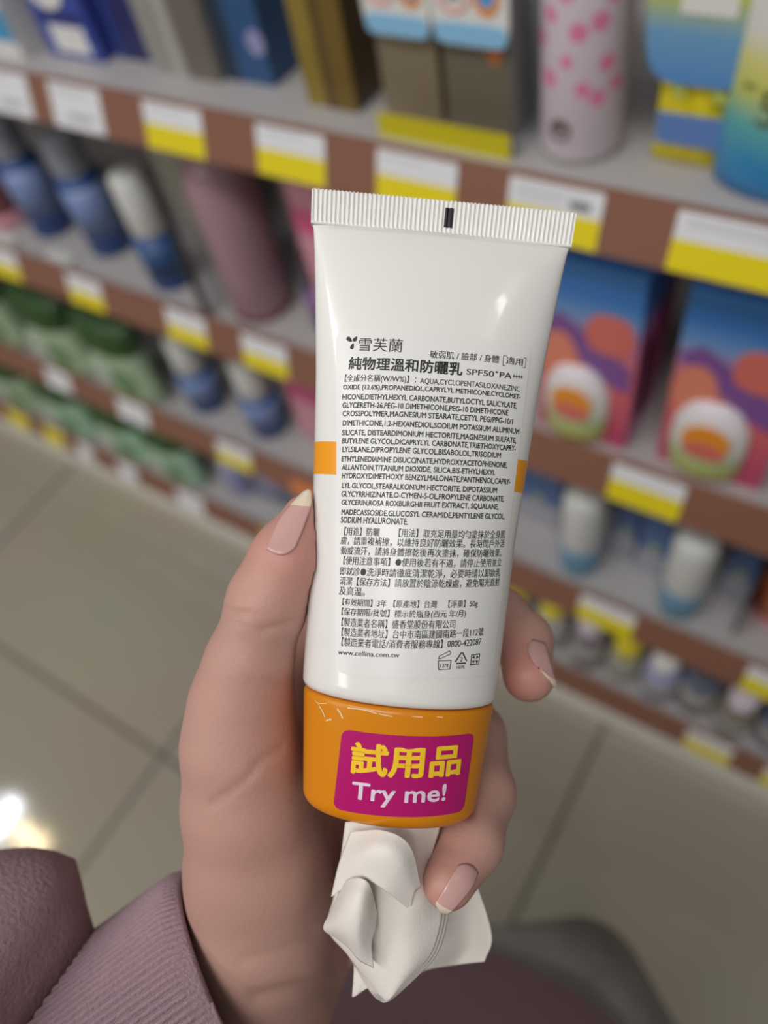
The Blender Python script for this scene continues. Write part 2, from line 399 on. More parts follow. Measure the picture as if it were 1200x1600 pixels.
CORAL = P_('print_coral', (216, 112, 100)); VIOL = P_('print_violet', (128, 84, 150)); PURP = P_('print_deep_pink', (190, 74, 110)); AQUA = P_('print_aqua_bottle', (112, 164, 196), rough=.25); ORB = P_('orange_bottle_plastic', (206, 110, 66), rough=.3); LIME = P_('print_lime', (186, 196, 96))
CLEAR = mat('clear_acrylic', (235, 238, 240), rough=.08, trans=.92, noise=.01)
z1, z2, z3, z4 = DECK
# --- top shelf, left to right
carton('skincare_carton', 'white carton with a cyan band, at the left edge of the top shelf', 'box', -.815, -.737, .452, .05, z1, .20, W_, [('cyan_band', 0, 1, .08, .22, CYAN)])
t = carton('skincare_carton', 'blue carton with a white square panel and a white round print', 'box', -.716, -.644, .468, .05, z1, .20, BLU, [('white_panel', .22, .84, .03, .145, W_), ('blue_frame', .16, .9, .165, .195, NAVY)])
disc_panel('round_print', -.006, .0605, .023, .0185, -.0252, W_, t)
carton('skincare_carton', 'dark navy carton between the blue and the silver cartons', 'box', -.634, -.590, .481, .05, z1, .20, NAVY, [('edge_strip', 0, .12, 0, 1, BLU)])
carton('skincare_carton', 'silver grey carton with vertical bands on the top shelf', 'box', -.584, -.508, .471, .04, z1, .20, SILV, [('grey_band', .55, 1, 0, 1, GREYD), ('light_band', .38, .5, 0, 1, P_('print_light_grey', (176, 172, 166)))])
t = carton('skincare_carton', 'ocean blue carton with a pale blot, left of the gold one', 'box', -.506, -.456, .478, .04, z1, .20, OCEAN, [('teal_side', 0, .32, 0, 1, TEAL)])
disc_panel('pale_blot', .017, .034, .009, .010, -.0202, LILAC, t)
carton('skincare_carton', 'gold carton with a dark brown side, left of the card packs', 'box', -.413, -.366, .465, .055, z1, .22, GOLD, [('brown_band', .42, .58, 0, 1, BROWN), ('lower_band', .58, 1, .0, 1, P_('print_bronze', (122, 98, 44), metal=.2))], sides=[('brown_side', 0, 1, 0, 1, BROWN)])
def card_pack(label, u0, u1, y, body, orange):
    t = carton('sunscreen_pack', label, 'box', u0, u1, y + .010, .03, z1, .20, body, group='taupe packs with hanging cards')
    w = u1 - u0 + .004
    card = disc_panel('hang_card', 0, .128, w / 2, .066, -.021, W_, t, th=.001, power=9)
    disc_panel('blue_hem', 0, .0695, w / 2 - .002, .0065, -.0222, SKY, card, th=.0004, power=6)
    ring_panel('pink_circle', -.0105, .093, .0105, .0118, -.0222, PNKR, card)
    upright_text('50', -.0105, .0885, .008, -.0222, PNKR, card, name='number_print')
    ring_panel('orange_oval', .0125, .094, .0062, .0095, -.0222, ORNG, card, sz=1.35)
    disc_panel('blue_oval', .0125, .094, .0062, .0084, -.0222, P_('print_card_blue', (90, 160, 220)), card, th=.0005)
    if orange: disc_panel('orange_dot', .013, .058, .006, .009, -.0152, P_('print_dot_orange', (190, 108, 56)), t, th=.0004)
    return t
card_pack('taupe pack with a hanging 50 card, beside the gold carton', -.342, -.294, .458, TAUPE, False)
card_pack('taupe pack with a hanging 50 card and an orange dot, beside the clear divider', -.289, -.238, .458, TAUPED, True)
o = box('shelf_strip', (-.334, -.229, .4440, .4455, z1, z1 + .017), OLIVE); tag(o, 'yellow plastic strip standing along the front of the top shelf', 'shelf strip')
o = box('shelf_divider', (-.2300, -.2280, .450, .62, z1, z1 + .16), CLEAR, bevel=.0006); tag(o, 'clear acrylic divider left of the pink flowered can', 'divider')
# pink spray can with flowers
t = bottle('spray_can', 'pale pink spray can printed with rose flowers', 'can', -.193, .478, z1, [('can_body', [(.0255, 0), (.0272, .003), (.0272, .18), (.024, .19), (.018, .195)], PINKL), ('base_rim', [(.0268, .0), (.0276, .001), (.0276, .004), (.0268, .005)], SILV)])
bm = bmesh.new()
for (a, zz, r) in ((-30, .118, .0062), (-66, .104, .0060), (-8, .100, .0040), (-48, .083, .0058), (-88, .090, .005), (-22, .088, .0058), (-62, .066, .0042), (-10, .064, .0055), (-40, .050, .0050), (-88, .054, .0058), (-20, .044, .0055), (-105, .075, .005), (-98, .115, .004), (5, .05, .005), (-75, .125, .003)):
    for p in range(6):
        cx, cz = (r * .55 * math.cos(p * math.pi / 3), r * .55 * math.sin(p * math.pi / 3)) if p < 5 else (0, 0)
        if p < 5: cx, cz = r * .55 * math.cos(p * 2 * math.pi / 5), r * .55 * math.sin(p * 2 * math.pi / 5)
        vs = []
        for k in range(12):
            x = cx + r * .5 * math.cos(2 * math.pi * k / 12); z_ = cz + r * .5 * math.sin(2 * math.pi * k / 12)
            an = math.radians(a) + x / .0272; vs.append(bm.verts.new((.02735 * math.cos(an - math.pi / 6), .02735 * math.sin(an - math.pi / 6), zz + z_)))
        bm.faces.new(vs)
bmesh.ops.recalc_face_normals(bm, faces=bm.faces)
link('flower_print', bm_mesh(bm), FLOW, t)
bm = bmesh.new(); vs = []
for k in range(24):
    x = .0075 * math.cos(2 * math.pi * k / 24); z_ = .0075 * math.sin(2 * math.pi * k / 24); an = math.radians(-98) + x / .0272; vs.append(bm.verts.new((.0277 * math.cos(an), .0277 * math.sin(an), .023 + z_)))
bm.faces.new(vs); bmesh.ops.recalc_face_normals(bm, faces=bm.faces); link('round_sticker', bm_mesh(bm), P_('print_round_brown', (112, 94, 92)), t)
carton('skincare_carton', 'black box filling the dark gap right of the pink can', 'box', -.158, -.112, .52, .05, z1, .20, DARK)  # plain black box added to keep this gap dark
# yellow and blue sachet with an upper card
t = pouch('sunscreen_sachet', 'yellow and blue sachet between the pink can and the big bottle', 'sachet', -.122, .476, z1, .044, .165, .016, [YELL])
box('blue_panel', (-.018, .026, -.0115, -.0095, .018, .037), P_('print_panel_blue', (96, 130, 190)), t, bevel=.0008)
c = disc_panel('upper_card', .003, .146, .034, .090, -.0125, gradient_mat('sachet_card_print', [(0, (84, 140, 200)), (.35, (110, 160, 200)), (.6, (190, 196, 90)), (1, (222, 208, 40))], z0=.056, z1=.135), t, th=.0015, power=5)
box('white_pill', (-.012, .018, -.0147, -.0138, .094, .104), W_, c, bevel=.0003)
for k, (x0, dx) in enumerate(((-.019, .009), (.0, .014))):
    bm = bmesh.new(); vs = [bm.verts.new((x0 + a, -.0113, b)) for a, b in ((0, .076), (.006 + .002 * k, .076), (dx + .008, .047), (dx, .047))]; bm.faces.new(vs); link('green_stripe', bm_mesh(bm), LIME, t)
# big sunscreen bottle
gm = gradient_mat('sunscreen_bottle_print', [(0, (50, 116, 176)), (.16, (58, 140, 186)), (.30, (96, 172, 168)), (.42, (196, 200, 96)), (.52, (214, 208, 130)), (.62, (218, 216, 210)), (1, (222, 222, 224))], z0=0, z1=.15, rough=.28)
t = bottle('sunscreen_bottle', 'large white to blue sunscreen bottle at the right edge of the top shelf', 'bottle', -.061, .472, z1, [('bottle_body', [(.030, 0), (.0345, .003), (.0355, .012), (.0353, .06), (.0345, .11), (.0315, .15), (.025, .175), (.016, .185)], gm), ('bottle_cap', [(.017, .186), (.0175, .188), (.0175, .22), (.015, .222)], ORNG)], sx=1.2, sy=.66)
def wrapped(s, x0, z0, hh, m, name, par, rx, ry, bold=.0):
    v, f = text_mesh(s, bold); lo, hi = v.min(0), v.max(0); sc = hh / (hi[1] - lo[1]); P = []
    for a, b in v:
        x = x0 + (a - lo[0]) * sc; P.append((x, -ry * math.sqrt(max(0, 1 - (x / rx) ** 2)) - .0006, z0 + (b - lo[1]) * sc))
    return link(name, mesh_from(P, f, fix=False), m, par)
wrapped('50', -.0205, .046, .020, P_('print_dark_olive', (96, 100, 70)), 'number_print', t, .0424, .0236, .0); wrapped('SPF', -.0315, .063, .004, P_('print_dark_olive', (96, 100, 70)), 'spf_print', t, .0424, .0236)
P = [[(x, -.0232 * math.sqrt(1 - (x / .042) ** 2) - .0008, zz) for x in np.linspace(-.024, .026, 14)] for zz in (.111, .120)]
solidify(link('blue_ribbon', grid_mesh(np.array(P)), P_('print_ribbon_blue', (50, 112, 176)), t), .0004)
P = [[(x * (1 + .5 * (zz - .12) / .03) - .002 + .004, -.0222 * math.sqrt(max(.1, 1 - (x / .039) ** 2)) - .0014, zz) for x in np.linspace(-.012, .012, 10)] for zz in np.linspace(.120, .150, 5)]
solidify(link('orange_emblem', grid_mesh(np.array(P)), ORNG, t), .0004)
# --- second shelf
def pump(label, x, y, z, cap, body, lab_m, hcap, hb, r, group, name='lotion_bottle'):
    return bottle(name, label, 'bottle', x, y, z, [('bottle_body', [(r * .9, 0), (r, .003), (r, hb - .008), (r * .85, hb)], body), ('bottle_cap', [(r * .8, hb + .0005), (r * .86, hb + .003), (r * .82, hb + hcap - .004), (r * .7, hb + hcap)], cap), ('label_band', [(r * 1.012, hb * .3), (r * 1.012, hb * .9)], lab_m)], group)
bottle('lotion_bottle', 'dull red bottle with pale foot at the left edge of the second shelf', 'bottle', -1.005, .485, z2, [('bottle_body', [(.027, .02), (.028, .022), (.027, .11), (.018, .12)], REDD), ('foot', [(.028, 0), (.029, .001), (.029, .018), (.028, .0195)], PALER)])
b1 = pump('blue bottle with a grey cap, leftmost on the second shelf', -.925, .492, z2, CAPG, DBLUE, LBL, .045, .105, .027, 'blue bottles on the second shelf')
clone(b1, (-.815, .492, z2), 'blue bottle with a grey cap, right of its twin on the second shelf')
pump('blue bottle with a tall white cap on the second shelf', -.692, .472, z2, CAPW, DBLUE, OCEAN, .07, .07, .026, 'blue bottles on the second shelf')
carton('hang_card', 'yellow and white card behind the white capped blue bottle', 'card', -.76, -.67, .56, .01, z2, .20, P_('print_cream', (206, 202, 176)), [('yellow_edge', .78, 1, 0, 1, P_('print_mustard', (186, 172, 60)))])
for (x, lb) in ((-.972, 'white rectangle base card below the leftmost blue bottle'), (-.862, 'white base card below the second blue bottle')):
    o = box('shelf_label', (x - .022, x + .022, .436, .452, z2, z2 + .006), CAPW, bevel=.001); tag(o, lb, 'label', 'white base cards on the second shelf')
t = thing('shelf_divider', 'clear divider with a dark front edge left of the mauve spray can', 'divider', (-.6075, .50, z2))
box('clear_sheet', (-.001, .001, -.062, .09, 0, .185), CLEAR, t, bevel=.0004); box('dark_edge', (-.0034, .0034, -.068, -.0622, 0, .185), mat('smoked_acrylic', (52, 52, 54), rough=.25), t, bevel=.0005)
cm = [('can_body', [(.0335, 0), (.035, .003), (.035, .165), (.031, .18), (.018, .190)], MAUV), ('base_rim', [(.0347, .001), (.0357, .0015), (.0357, .010), (.0347, .0105)], REDD), ('can_cap', [(.0175, .1905), (.018, .192), (.017, .205), (.014, .206)], PALER)]
c0 = bottle('spray_can', 'large mauve metallic spray can right of the dark divider', 'can', -.560, .478, z2, cm, 'mauve spray cans')
clone(c0, (-.492, .535, z2), 'mauve spray can tucked behind, between the front mauve can and the tube')
pump('small navy bottle with a plum cap in front of the rear mauve can', -.466, .482, z2, DKPL, P_('navy_bottle', (50, 54, 100)), VIOL, .03, .06, .020, None)
carton('skincare_carton', 'pink carton half hidden by the left edge of the tube', 'box', -.458, -.39, .460, .05, z2, .185, PALER, [('rose_band', 0, 1, .72, .86, PINK)])
def sun_pack(label, u0, u1, y, rz=0.0):
    w = u1 - u0; t = carton('sunscreen_carton', label, 'box', u0, u1, y, .08, z2, .19, gradient_mat('sun_carton_print', [(0, (190, 70, 110)), (.22, (206, 92, 110)), (.5, (216, 110, 100)), (.62, (190, 120, 150)), (.74, (110, 150, 200)), (.85, (60, 120, 190)), (1, (70, 130, 200))], z0=0, z1=.19), group='pink and blue sunscreen cartons',
        sides=[('violet_side', .0, 1, .0, .7, P_('print_soft_violet', (176, 96, 150))), ('yellow_stripe', .25, .48, .10, .58, P_('print_amber', (222, 160, 70)))])
    f = -.0403
    bt = link('bottle_relief', lathe([(w * .26, .004), (w * .33, .012), (w * .36, .04), (w * .34, .065), (w * .22, .083), (w * .1, .088)], 40, 1, .5), gradient_mat('bottle_relief_print', [(0, (206, 110, 140)), (.12, (206, 206, 110)), (.35, (180, 200, 150)), (.5, (216, 216, 206)), (1, (222, 214, 222))], z0=.004, z1=.09), t, smooth=True); bt.location = (-w * .06, f, .0)
    s_ = disc_panel('sun_print', 0, .058, w * .22, .016, -w * .165, ORNG, bt, th=.0012); disc_panel('coral_print', 0, .046, w * .20, .010, -w * .172, CORAL, bt, th=.0012)
    disc_panel('coral_blob', w * .22, .128, w * .24, .020, f, CORAL, t, power=2.6); disc_panel('peach_blob', -w * .28, .090, w * .2, .03, f, P_('print_peach', (226, 136, 110)), t)
    bm = bmesh.new()
    vs = [bm.verts.new((a * w, f - .0003, b)) for a, b in ((-.5, .125), (-.30, .140), (.46, .098), (.46, .070), (.2, .078))]; bm.faces.new(vs); bmesh.ops.recalc_face_normals(bm, faces=bm.faces); link('violet_band', bm_mesh(bm), VIOL, t)
    return t
sun_pack('pink and blue sunscreen carton right beside the tube on the second shelf', -.206, -.124, .444)
sun_pack('pink and blue sunscreen carton at the right edge of the second shelf', -.096, -.010, .448)
# --- third and bottom shelves: green packs
def green_pack(k, x, y, z, w, hh, label, pale):
    t = pouch('green_pack', label, 'pack', x, y, z, w, hh, .05, [pale, GRND], (.68,), group='green packs on the %s shelf' % k)
    disc_panel('leaf_print', w * .16, hh * .34, w * .16, hh * .18, -.0262, GRNM, t, th=.001); disc_panel('white_print', -w * .14, hh * .42, w * .22, hh * .16, -.0262, P_('print_pale_mint', (188, 202, 182)), t, th=.001)
    return t
for x, w, lb in ((-1.30, .10, 'green pack on the third shelf, cut by the left edge'), (-1.165, .105, 'green pack on the third shelf behind the pink sachet'), (-1.01, .12, 'green pack on the third shelf below the yellow tag'), (-.87, .12, 'green pack on the third shelf next to the blue bottles')):
    green_pack('third', x, .449, z3, w, .15, lb, GRNP)
pouch('pink_sachet', 'small pink sachet at the left edge of the third shelf', 'sachet', -1.185, .437, z3 - .002, .04, .085, .012, [P_('print_sachet_pink', (214, 96, 116)), PALER], (.8,))
b3 = pump('blue bottle with a white cap on the third shelf, next to the green packs', -.752, .478, z3, CAPW, DBLUE, LBL, .06, .075, .027, 'white capped blue bottles on the third shelf')
clone(b3, (-.636, .478, z3), 'blue bottle with a white cap on the third shelf, nearer to the thumb')
pouch('pink_sachet', 'rose pink pouch on the third shelf beside the tube', 'sachet', -.545, .485, z3, .075, .17, .02, [PALER, PINK], (.55,))
b4 = bottle('lotion_bottle', 'white bottle with an aqua base on the third shelf, right beside the tube', 'bottle', -.161, .463, z3, [('bottle_body', [(.020, .0), (.0225, .003), (.0225, .05), (.0222, .052)], AQUA), ('bottle_cap', [(.0222, .0522), (.0225, .054), (.0225, .125), (.0195, .14), (.012, .145)], CAPW)], 'white and aqua bottles')
clone(b4, (-.043, .461, z3), 'white bottle with an aqua base on the third shelf, left of the orange bottle')
for u0, u1, y, lb in ((-.255, -.198, .490, 'blue carton just right of the tube on the third shelf'), (-.135, -.108, .490, 'narrow blue carton right of the first white and aqua bottle'), (-.103, -.068, .482, 'blue carton left of the second white and aqua bottle'), (-.012, .018, .490, 'blue carton between the white and aqua bottle and the orange bottle')):
    t = carton('skincare_carton', lb, 'box', u0, u1, y, .04, z3, .14, P_('print_carton_blue', (84, 112, 160)), [('pale_foot', 0, 1, 0, .34, P_('print_pale_lilac', (170, 168, 178)))], group='blue cartons on the third shelf')
    disc_panel('yellow_dot', 0, .058, .006, .005, -.0208, LIME, t, th=.0004)
bottle('lotion_bottle', 'orange bottle at the right edge of the third shelf', 'bottle', .048, .500, z3, [('bottle_body', [(.024, .012), (.026, .014), (.026, .09), (.02, .10)], ORB), ('pale_foot', [(.026, 0), (.0268, .001), (.0268, .011), (.026, .0118)], PALER), ('bottle_cap', [(.0185, .1005), (.019, .102), (.018, .13), (.015, .131)], P_('print_amber', (222, 160, 70)))])
o = box('shelf_divider', (.0185, .0205, .45, .60, z3, z3 + .12), mat('smoked_acrylic', (70, 70, 72))); tag(o, 'dark divider left of the orange bottle', 'divider')
for x, w, lb in ((-1.43, .11, 'green pack on the bottom shelf, cut by the left edge'), (-1.30, .11, 'green pack on the bottom shelf, second from the left'), (-1.155, .12, 'green pack on the bottom shelf, third from the left'), (-1.005, .12, 'green pack on the bottom shelf, fourth from the left'), (-.885, .10, 'green pack on the bottom shelf, last before the grey boxes')):
    green_pack('bottom', x, .452, z4, w, .15, lb, MINT if x > -1.2 else GRNP)
bottle('lotion_bottle', 'small white capped bottle on the bottom shelf left of the thumb', 'bottle', -.775, .480, z4, [('bottle_body', [(.024, 0), (.025, .002), (.025, .07), (.02, .08)], LILAC), ('bottle_cap', [(.02, .0805), (.021, .082), (.021, .12), (.018, .122)], CAPW)])
carton('skincare_carton', 'slate blue carton on the bottom shelf behind the thumb', 'box', -.74, -.62, .475, .06, z4, .12, P_('print_slate', (96, 108, 128)), [('lilac_panel', .1, .5, .3, .8, LILAC)])
carton('skincare_carton', 'teal carton on the bottom shelf close to the thumb tip', 'box', -.61, -.50, .470, .06, z4, .13, P_('print_petrol', (76, 98, 116)))
spec = [(-.245, W_, OLIVE, 'small jar with a yellow lid right of the fingertip'), (-.190, P_('print_fog', (164, 160, 162)), YELL, 'small grey bottle with a bright yellow cap on the bottom shelf'), (-.135, P_('print_smoke', (120, 112, 118)), PINKL, 'small smoky bottle with a pale pink cap on the bottom shelf'), (-.085, P_('print_sage', (150, 146, 124)), YELL, 'small sage bottle with a yellow cap on the bottom shelf'),
        (-.035, LILAC, W_, 'small lilac bottle with a white cap on the bottom shelf'), (.012, P_('print_steel', (96, 102, 120)), P_('print_steel_dark', (72, 78, 96)), 'small steel blue bottle on the bottom shelf'), (.062, P_('print_khaki', (112, 102, 84)), PINKL, 'small khaki bottle with a pale cap on the bottom shelf'), (.112, P_('print_denim', (70, 84, 124)), CAPG, 'small denim blue bottle at the right end of the bottom shelf'), (.165, LILAC, OCEAN, 'small lilac bottle with a blue cap at the bottom right corner')]
for k, (x, body, cp, lb) in enumerate(spec):
    hb = .065 + .012 * (k % 3); bottle('lotion_bottle', lb, 'bottle', x, .458 + .006 * (k % 2), z4, [('bottle_body', [(.022, 0), (.023, .002), (.023, hb - .008), (.017, hb)], body), ('bottle_cap', [(.0165, hb + .0005), (.017, hb + .002), (.017, hb + .030), (.014, hb + .032)], cp), ('label_band', [(.0233, hb * .2), (.0233, hb * .7)], P_('print_light_grey', (176, 172, 166)))], 'small bottles on the bottom shelf')
bpy.context.view_layer.update()
# ---------------------------------------------------------------- the tube
TUBE = thing('sunscreen_tube', 'white squeeze tube with orange cap held upside down in the hand', 'tube', tuple(cw(TO + TA * 60)))
def tlink(name, me, m, parent=None, smooth=False):
    o = link(name, me, m, None, smooth); o.parent = parent or TUBE
    if parent is None: o.matrix_parent_inverse = Matrix.Translation(-TUBE.location)
    return o
M_TUBE = mat('tube_white_plastic', (232, 230, 226), rough=.22, coat=.3, spec=.45)
M_ORANGE = mat('orange_print', (240, 158, 24), rough=.28)
M_CAP = mat('orange_cap_plastic', (218, 134, 12), rough=.30, spec=.4)
M_LABEL = mat('label_paper', (229, 228, 225), rough=.32)
M_INK = mat('black_ink', (30, 30, 32), rough=.5)
M_PINK = mat('magenta_sticker', (182, 6, 106), rough=.35)
M_YEL = mat('yellow_ink', (252, 205, 40), rough=.4)
M_WHITE_INK = mat('white_ink', (236, 214, 232), rough=.4)
def ring(t, n=96, k=1.0, da=0.0):
    a, b = half_width(t) * k + da, half_depth(t) * k + da
    th = np.linspace(0, 2 * math.pi, n, endpoint=False)
    return np.array([TO + TA * t + TL * (-a * math.cos(x)) + TN * (b * math.sin(x)) for x in th])
def closed_rings(rings):
    n = len(rings[0]); P = np.array(rings); V = P.reshape(-1, 3); Fc = []
    for i in range(len(rings) - 1):
        for j in range(n): Fc.append((i * n + j, i * n + (j + 1) % n, (i + 1) * n + (j + 1) % n, (i + 1) * n + j))
    Fc.append(tuple(range(n))); Fc.append(tuple((len(rings) - 1) * n + j for j in range(n))[::-1])
    return V, Fc
CR = 53 * K
ts = list(np.linspace(CR - .6, 22, 22)) + list(np.linspace(23, T_JOIN - 1.6, 60))
rings = [ring(t) for t in ts] + [ring(T_JOIN - .7, da=-.35), ring(T_JOIN - .2, da=-1.2), ring(T_JOIN, da=-2.6)]
V, Fc = closed_rings(rings)
tlink('tube_body', mesh_from(cw(V), Fc), M_TUBE, smooth=True)
# crimped seal: fine vertical ridges on both faces
nx = 59 * 8; rows = [0, .25, 1.2, 3, 5, 6.4, 7.0, 7.5]; P = []
for face in (1, -1):
    for t in rows:
        hwid = np.interp(t, [0, 7.6], [207, 203.5]) * K
        amp = .16 if .2 < t < 6.6 else .02
        for i in range(nx + 1):
            x = (i / nx * 2 - 1) * hwid
            P.append(TO + TA * (t + (.12 * math.sin(i * .9) if t == 0 else 0)) + TL * x + TN * face * (.62 + (.5 if t > 7.2 else 0) + amp * math.sin(i / 8 * 2 * math.pi)))
c = nx + 1; R = len(rows); Fc = []
for f in range(2):
    o0 = f * R * c
    for i in range(R - 1):
        for j in range(nx): Fc.append((o0 + i * c + j, o0 + i * c + j + 1, o0 + (i + 1) * c + j + 1, o0 + (i + 1) * c + j))
B0 = R * c
for j in range(nx): Fc.append((j, j + 1, B0 + j + 1, B0 + j)); Fc.append(((R - 1) * c + j, (R - 1) * c + j + 1, B0 + (R - 1) * c + j + 1, B0 + (R - 1) * c + j))
for i in range(R - 1):
    for j in (0, nx): Fc.append((i * c + j, (i + 1) * c + j, B0 + (i + 1) * c + j, B0 + i * c + j))
seal = tlink('crimped_seal', mesh_from(cw(np.array(P)), Fc), M_TUBE)
bm = bmesh.new(); pts = []
for (x, t) in ((.35, 1.5), (2.2, 1.4), (2.1, 5.6), (.2, 5.7)):
    pts.append(x)
nm = 5 * 8; P = []
for t in (1.5, 3.5, 5.7):
    for i in range(nm + 1):
        q = nx / 2 + 3 + i * 16 / nm; x = (q / nx * 2 - 1) * 205 * K
        P.append(TO + TA * t + TL * x + TN * (.66 + .16 * math.sin(q / 8 * 2 * math.pi)))
tlink('eye_mark', grid_mesh(cw(np.array(P)).reshape(3, nm + 1, 3)), M_INK, seal)
bm.free()
# orange band printed round the body
band = [[TO + TA * t + (p - (TO + TA * tt)) for p in ring(tt, 120, da=.05)] for t, tt in ((v, v) for v in np.linspace(53.4, 60.1, 6))]
P = np.array(band); tlink('orange_band', grid_mesh(cw(P), close_u=True), M_ORANGE, smooth=True)
# cap
crs = [ring(T_JOIN + .1, da=-1.6), ring(T_JOIN + .15, da=-.35), ring(T_JOIN + .6, da=-.05)]
crs += [ring(t) for t in np.linspace(T_JOIN + 1.2, T_END - 3.2, 20)]
for a in np.linspace(.1, 1, 8) * math.pi / 2:
    crs.append(ring(T_END - 3.0 + 3.0 * math.sin(a), da=-3.0 * (1 - math.cos(a))))
V, Fc = closed_rings(crs); CAP = tlink('flip_cap', mesh_from(cw(V), Fc), M_CAP, smooth=True)
CAP['label'] = 'glossy orange cap'
FB = Front(8, T_JOIN, 80); FC = Front(T_JOIN, T_END, 40)
# paper label on the back of the tube
LC = dict(tl=(-20.4, 30.3), tr=(20.9, 30.2), bl=(-13.9, 99.2), br=(20.6, 97.4))
def lab(u, v):
    s = (LC['tl'][0] * (1 - u) + LC['tr'][0] * u) * (1 - v) + (LC['bl'][0] * (1 - u) + LC['br'][0] * u) * v
    t = (LC['tl'][1] * (1 - u) + LC['tr'][1] * u) * (1 - v) + (LC['bl'][1] * (1 - u) + LC['br'][1] * u) * v
    return s, t
P = []
for v in np.concatenate([np.linspace(0, .035, 9), np.linspace(.05, .95, 40), np.linspace(.965, 1, 9)]):
    ins = 0.0
    for e in (v * 68, (1 - v) * 68):
        if e < 2.2: ins = 2.2 - math.sqrt(max(0, 2.2 ** 2 - (2.2 - e) ** 2))
    P.append([FB.pos(*lab(np.clip(u, 0, 1) * (1 - 2 * ins / 40) + ins / 40, v), .10) for u in np.linspace(0, 1, 40)])
LABEL = tlink('ingredient_label', grid_mesh(cw(np.array(P))), M_LABEL, smooth=True)

def ink(front, s0, t0, s1, h, items_off, text, bold=0.0, slope=None, ymid=True, vsc=None):
    v, f = text_mesh(text, bold)
    lo, hi = v.min(0), v.max(0); w = hi[0] - lo[0]
    q = (v[:, 0] - lo[0]) / w; yy = (v[:, 1] - (lo[1] + hi[1]) / 2) / (hi[1] - lo[1]) * h
    sl = slope if slope is not None else float(np.interp(t0, [36, 93], [-.035, -.085]))
    n = _copies[(text, bold)]
    return [front.pos(s0 + (s1 - s0) * a, t0 + sl * (s1 - s0) * a - b, items_off + .004 * (i // n)) for i, (a, b) in enumerate(zip(q, yy))], f
class Ink:
    def __init__(self): self.V, self.F = [], []
    def add(self, vf):
        n = len(self.V); self.V += list(vf[0]); self.F += [tuple(i + n for i in f) for f in vf[1]]
    def poly(self, front, pts, off, c=None):
        n = len(self.V); self.V += [front.pos(s, t, off) for s, t in pts]; self.F.append(tuple(range(n, n + len(pts))))
    def stroke(self, front, pts, w, off):
        for (a, b) in zip(pts[:-1], pts[1:]):
            d = np.array(b) - np.array(a); l = np.linalg.norm(d); nrm = np.array([-d[1], d[0]]) / l * w / 2; d = d / l * w / 2
            a2, b2 = np.array(a) - d, np.array(b) + d
            self.poly(front, [a2 + nrm, b2 + nrm, b2 - nrm, a2 - nrm], off)
    def build(self, name, m, parent): return tlink(name, mesh_from(cw(np.array(self.V)), self.F, fix=False), m, parent)
LATIN = ['OXIDE (12.6%),PROPANEDIOL,CAPRYLYL METHICONE,CYCLOMET-', 'HICONE,DIETHYLHEXYL CARBONATE,BUTYLOCTYL SALICYLATE,',
 'GLYCERETH-26,PEG-10 DIMETHICONE,PEG-10 DIMETHICONE', 'CROSSPOLYMER,MAGNESIUM STEARATE,CETYL PEG/PPG-10/1',
 'DIMETHICONE,1,2-HEXANEDIOL,SODIUM POTASSIUM ALUMINUM', 'SILICATE, DISTEARDIMONIUM HECTORITE,MAGNESIUM SULFATE,',
 'BUTYLENE GLYCOL,DICAPRYLYL CARBONATE,TRIETHOXYCAPRY-', 'LYLSILANE,DIPROPYLENE GLYCOL,BISABOLOL,TRISODIUM',
 'ETHYLENEDIAMINE DISUCCINATE,HYDROXYACETOPHENONE,', 'ALLANTOIN,TITANIUM DIOXIDE, SILICA,BIS-ETHYLHEXYL',
 'HYDROXYDIMETHOXY BENZYLMALONATE,PANTHENOL,CAPRY-', 'LYL GLYCOL,STEARALKONIUM HECTORITE, DIPOTASSIUM',
 'GLYCYRRHIZINATE,O-CYMEN-5-OL,PROPYLENE CARBONATE,', 'GLYCERIN,ROSA ROXBURGHII FRUIT EXTRACT, SQUALANE,',
 'MADECASSOSIDE,GLUCOSYL CERAMIDE,PENTYLENE GLYCOL,', 'SODIUM HYALURONATE.']
CJK = ['【用途】防曬　　【用法】取充足用量均勻塗抹於全身肌', '膚，請重複補擦，以維持良好防曬效果。長時間戶外活',
 '動或流汗，請將身體擦乾後再次塗抹，確保防曬效果。', '【使用注意事項】●使用後若有不適，請停止使用並立',
 '即就診●洗淨時請徹底清潔乾淨，必要時請以卸妝乳', '清潔【保存方法】請放置於陰涼乾燥處，避免陽光直射', '及高溫。',
 '【有效期間】3年 【原產地】台灣　【淨重】50g', '【保存期限/批號】標示於瓶身(西元 年/月)', '【製造業者名稱】盛香堂股份有限公司',
 '【製造業者地址】台中市南區建國南路一段112號', '【製造業者電話/消費者服務專線】0800-422087']
POS = [(-17.6, 42.38, 19.5), (-17.6, 44.32, 18.8), (-17.4, 46.01, 16.9), (-17.2, 47.71, 18.2), (-17.0, 49.64, 20.1), (-17.0, 51.58, 19.6), (-16.8, 53.27, 19.7), (-16.6, 54.97, 16.1), (-16.6, 56.91, 17.9), (-16.4, 58.6, 15.2), (-16.2, 60.29, 19.3), (-16.0, 62.23, 16.0), (-16.0, 63.93, 18.0), (-15.8, 65.62, 16.8), (-15.6, 67.56, 18.7), (-15.6, 69.01, -1.8),
 (-14.6, 71.19, 19.5), (-15.2, 73.13, 19.6), (-15.0, 75.06, 19.0), (-14.2, 77.0, 19.3), (-14.8, 79.18, 19.3), (-14.6, 81.12, 19.3), (-14.6, 83.05, -9.0), (-13.6, 85.23, 14.0), (-13.6, 87.17, 11.5), (-13.4, 89.11, 9.4), (-13.2, 91.04, 16.1), (-13.0, 92.98, 15.8), (-13.6, 94.92, -1.1)]
OFF = .15
I = Ink()
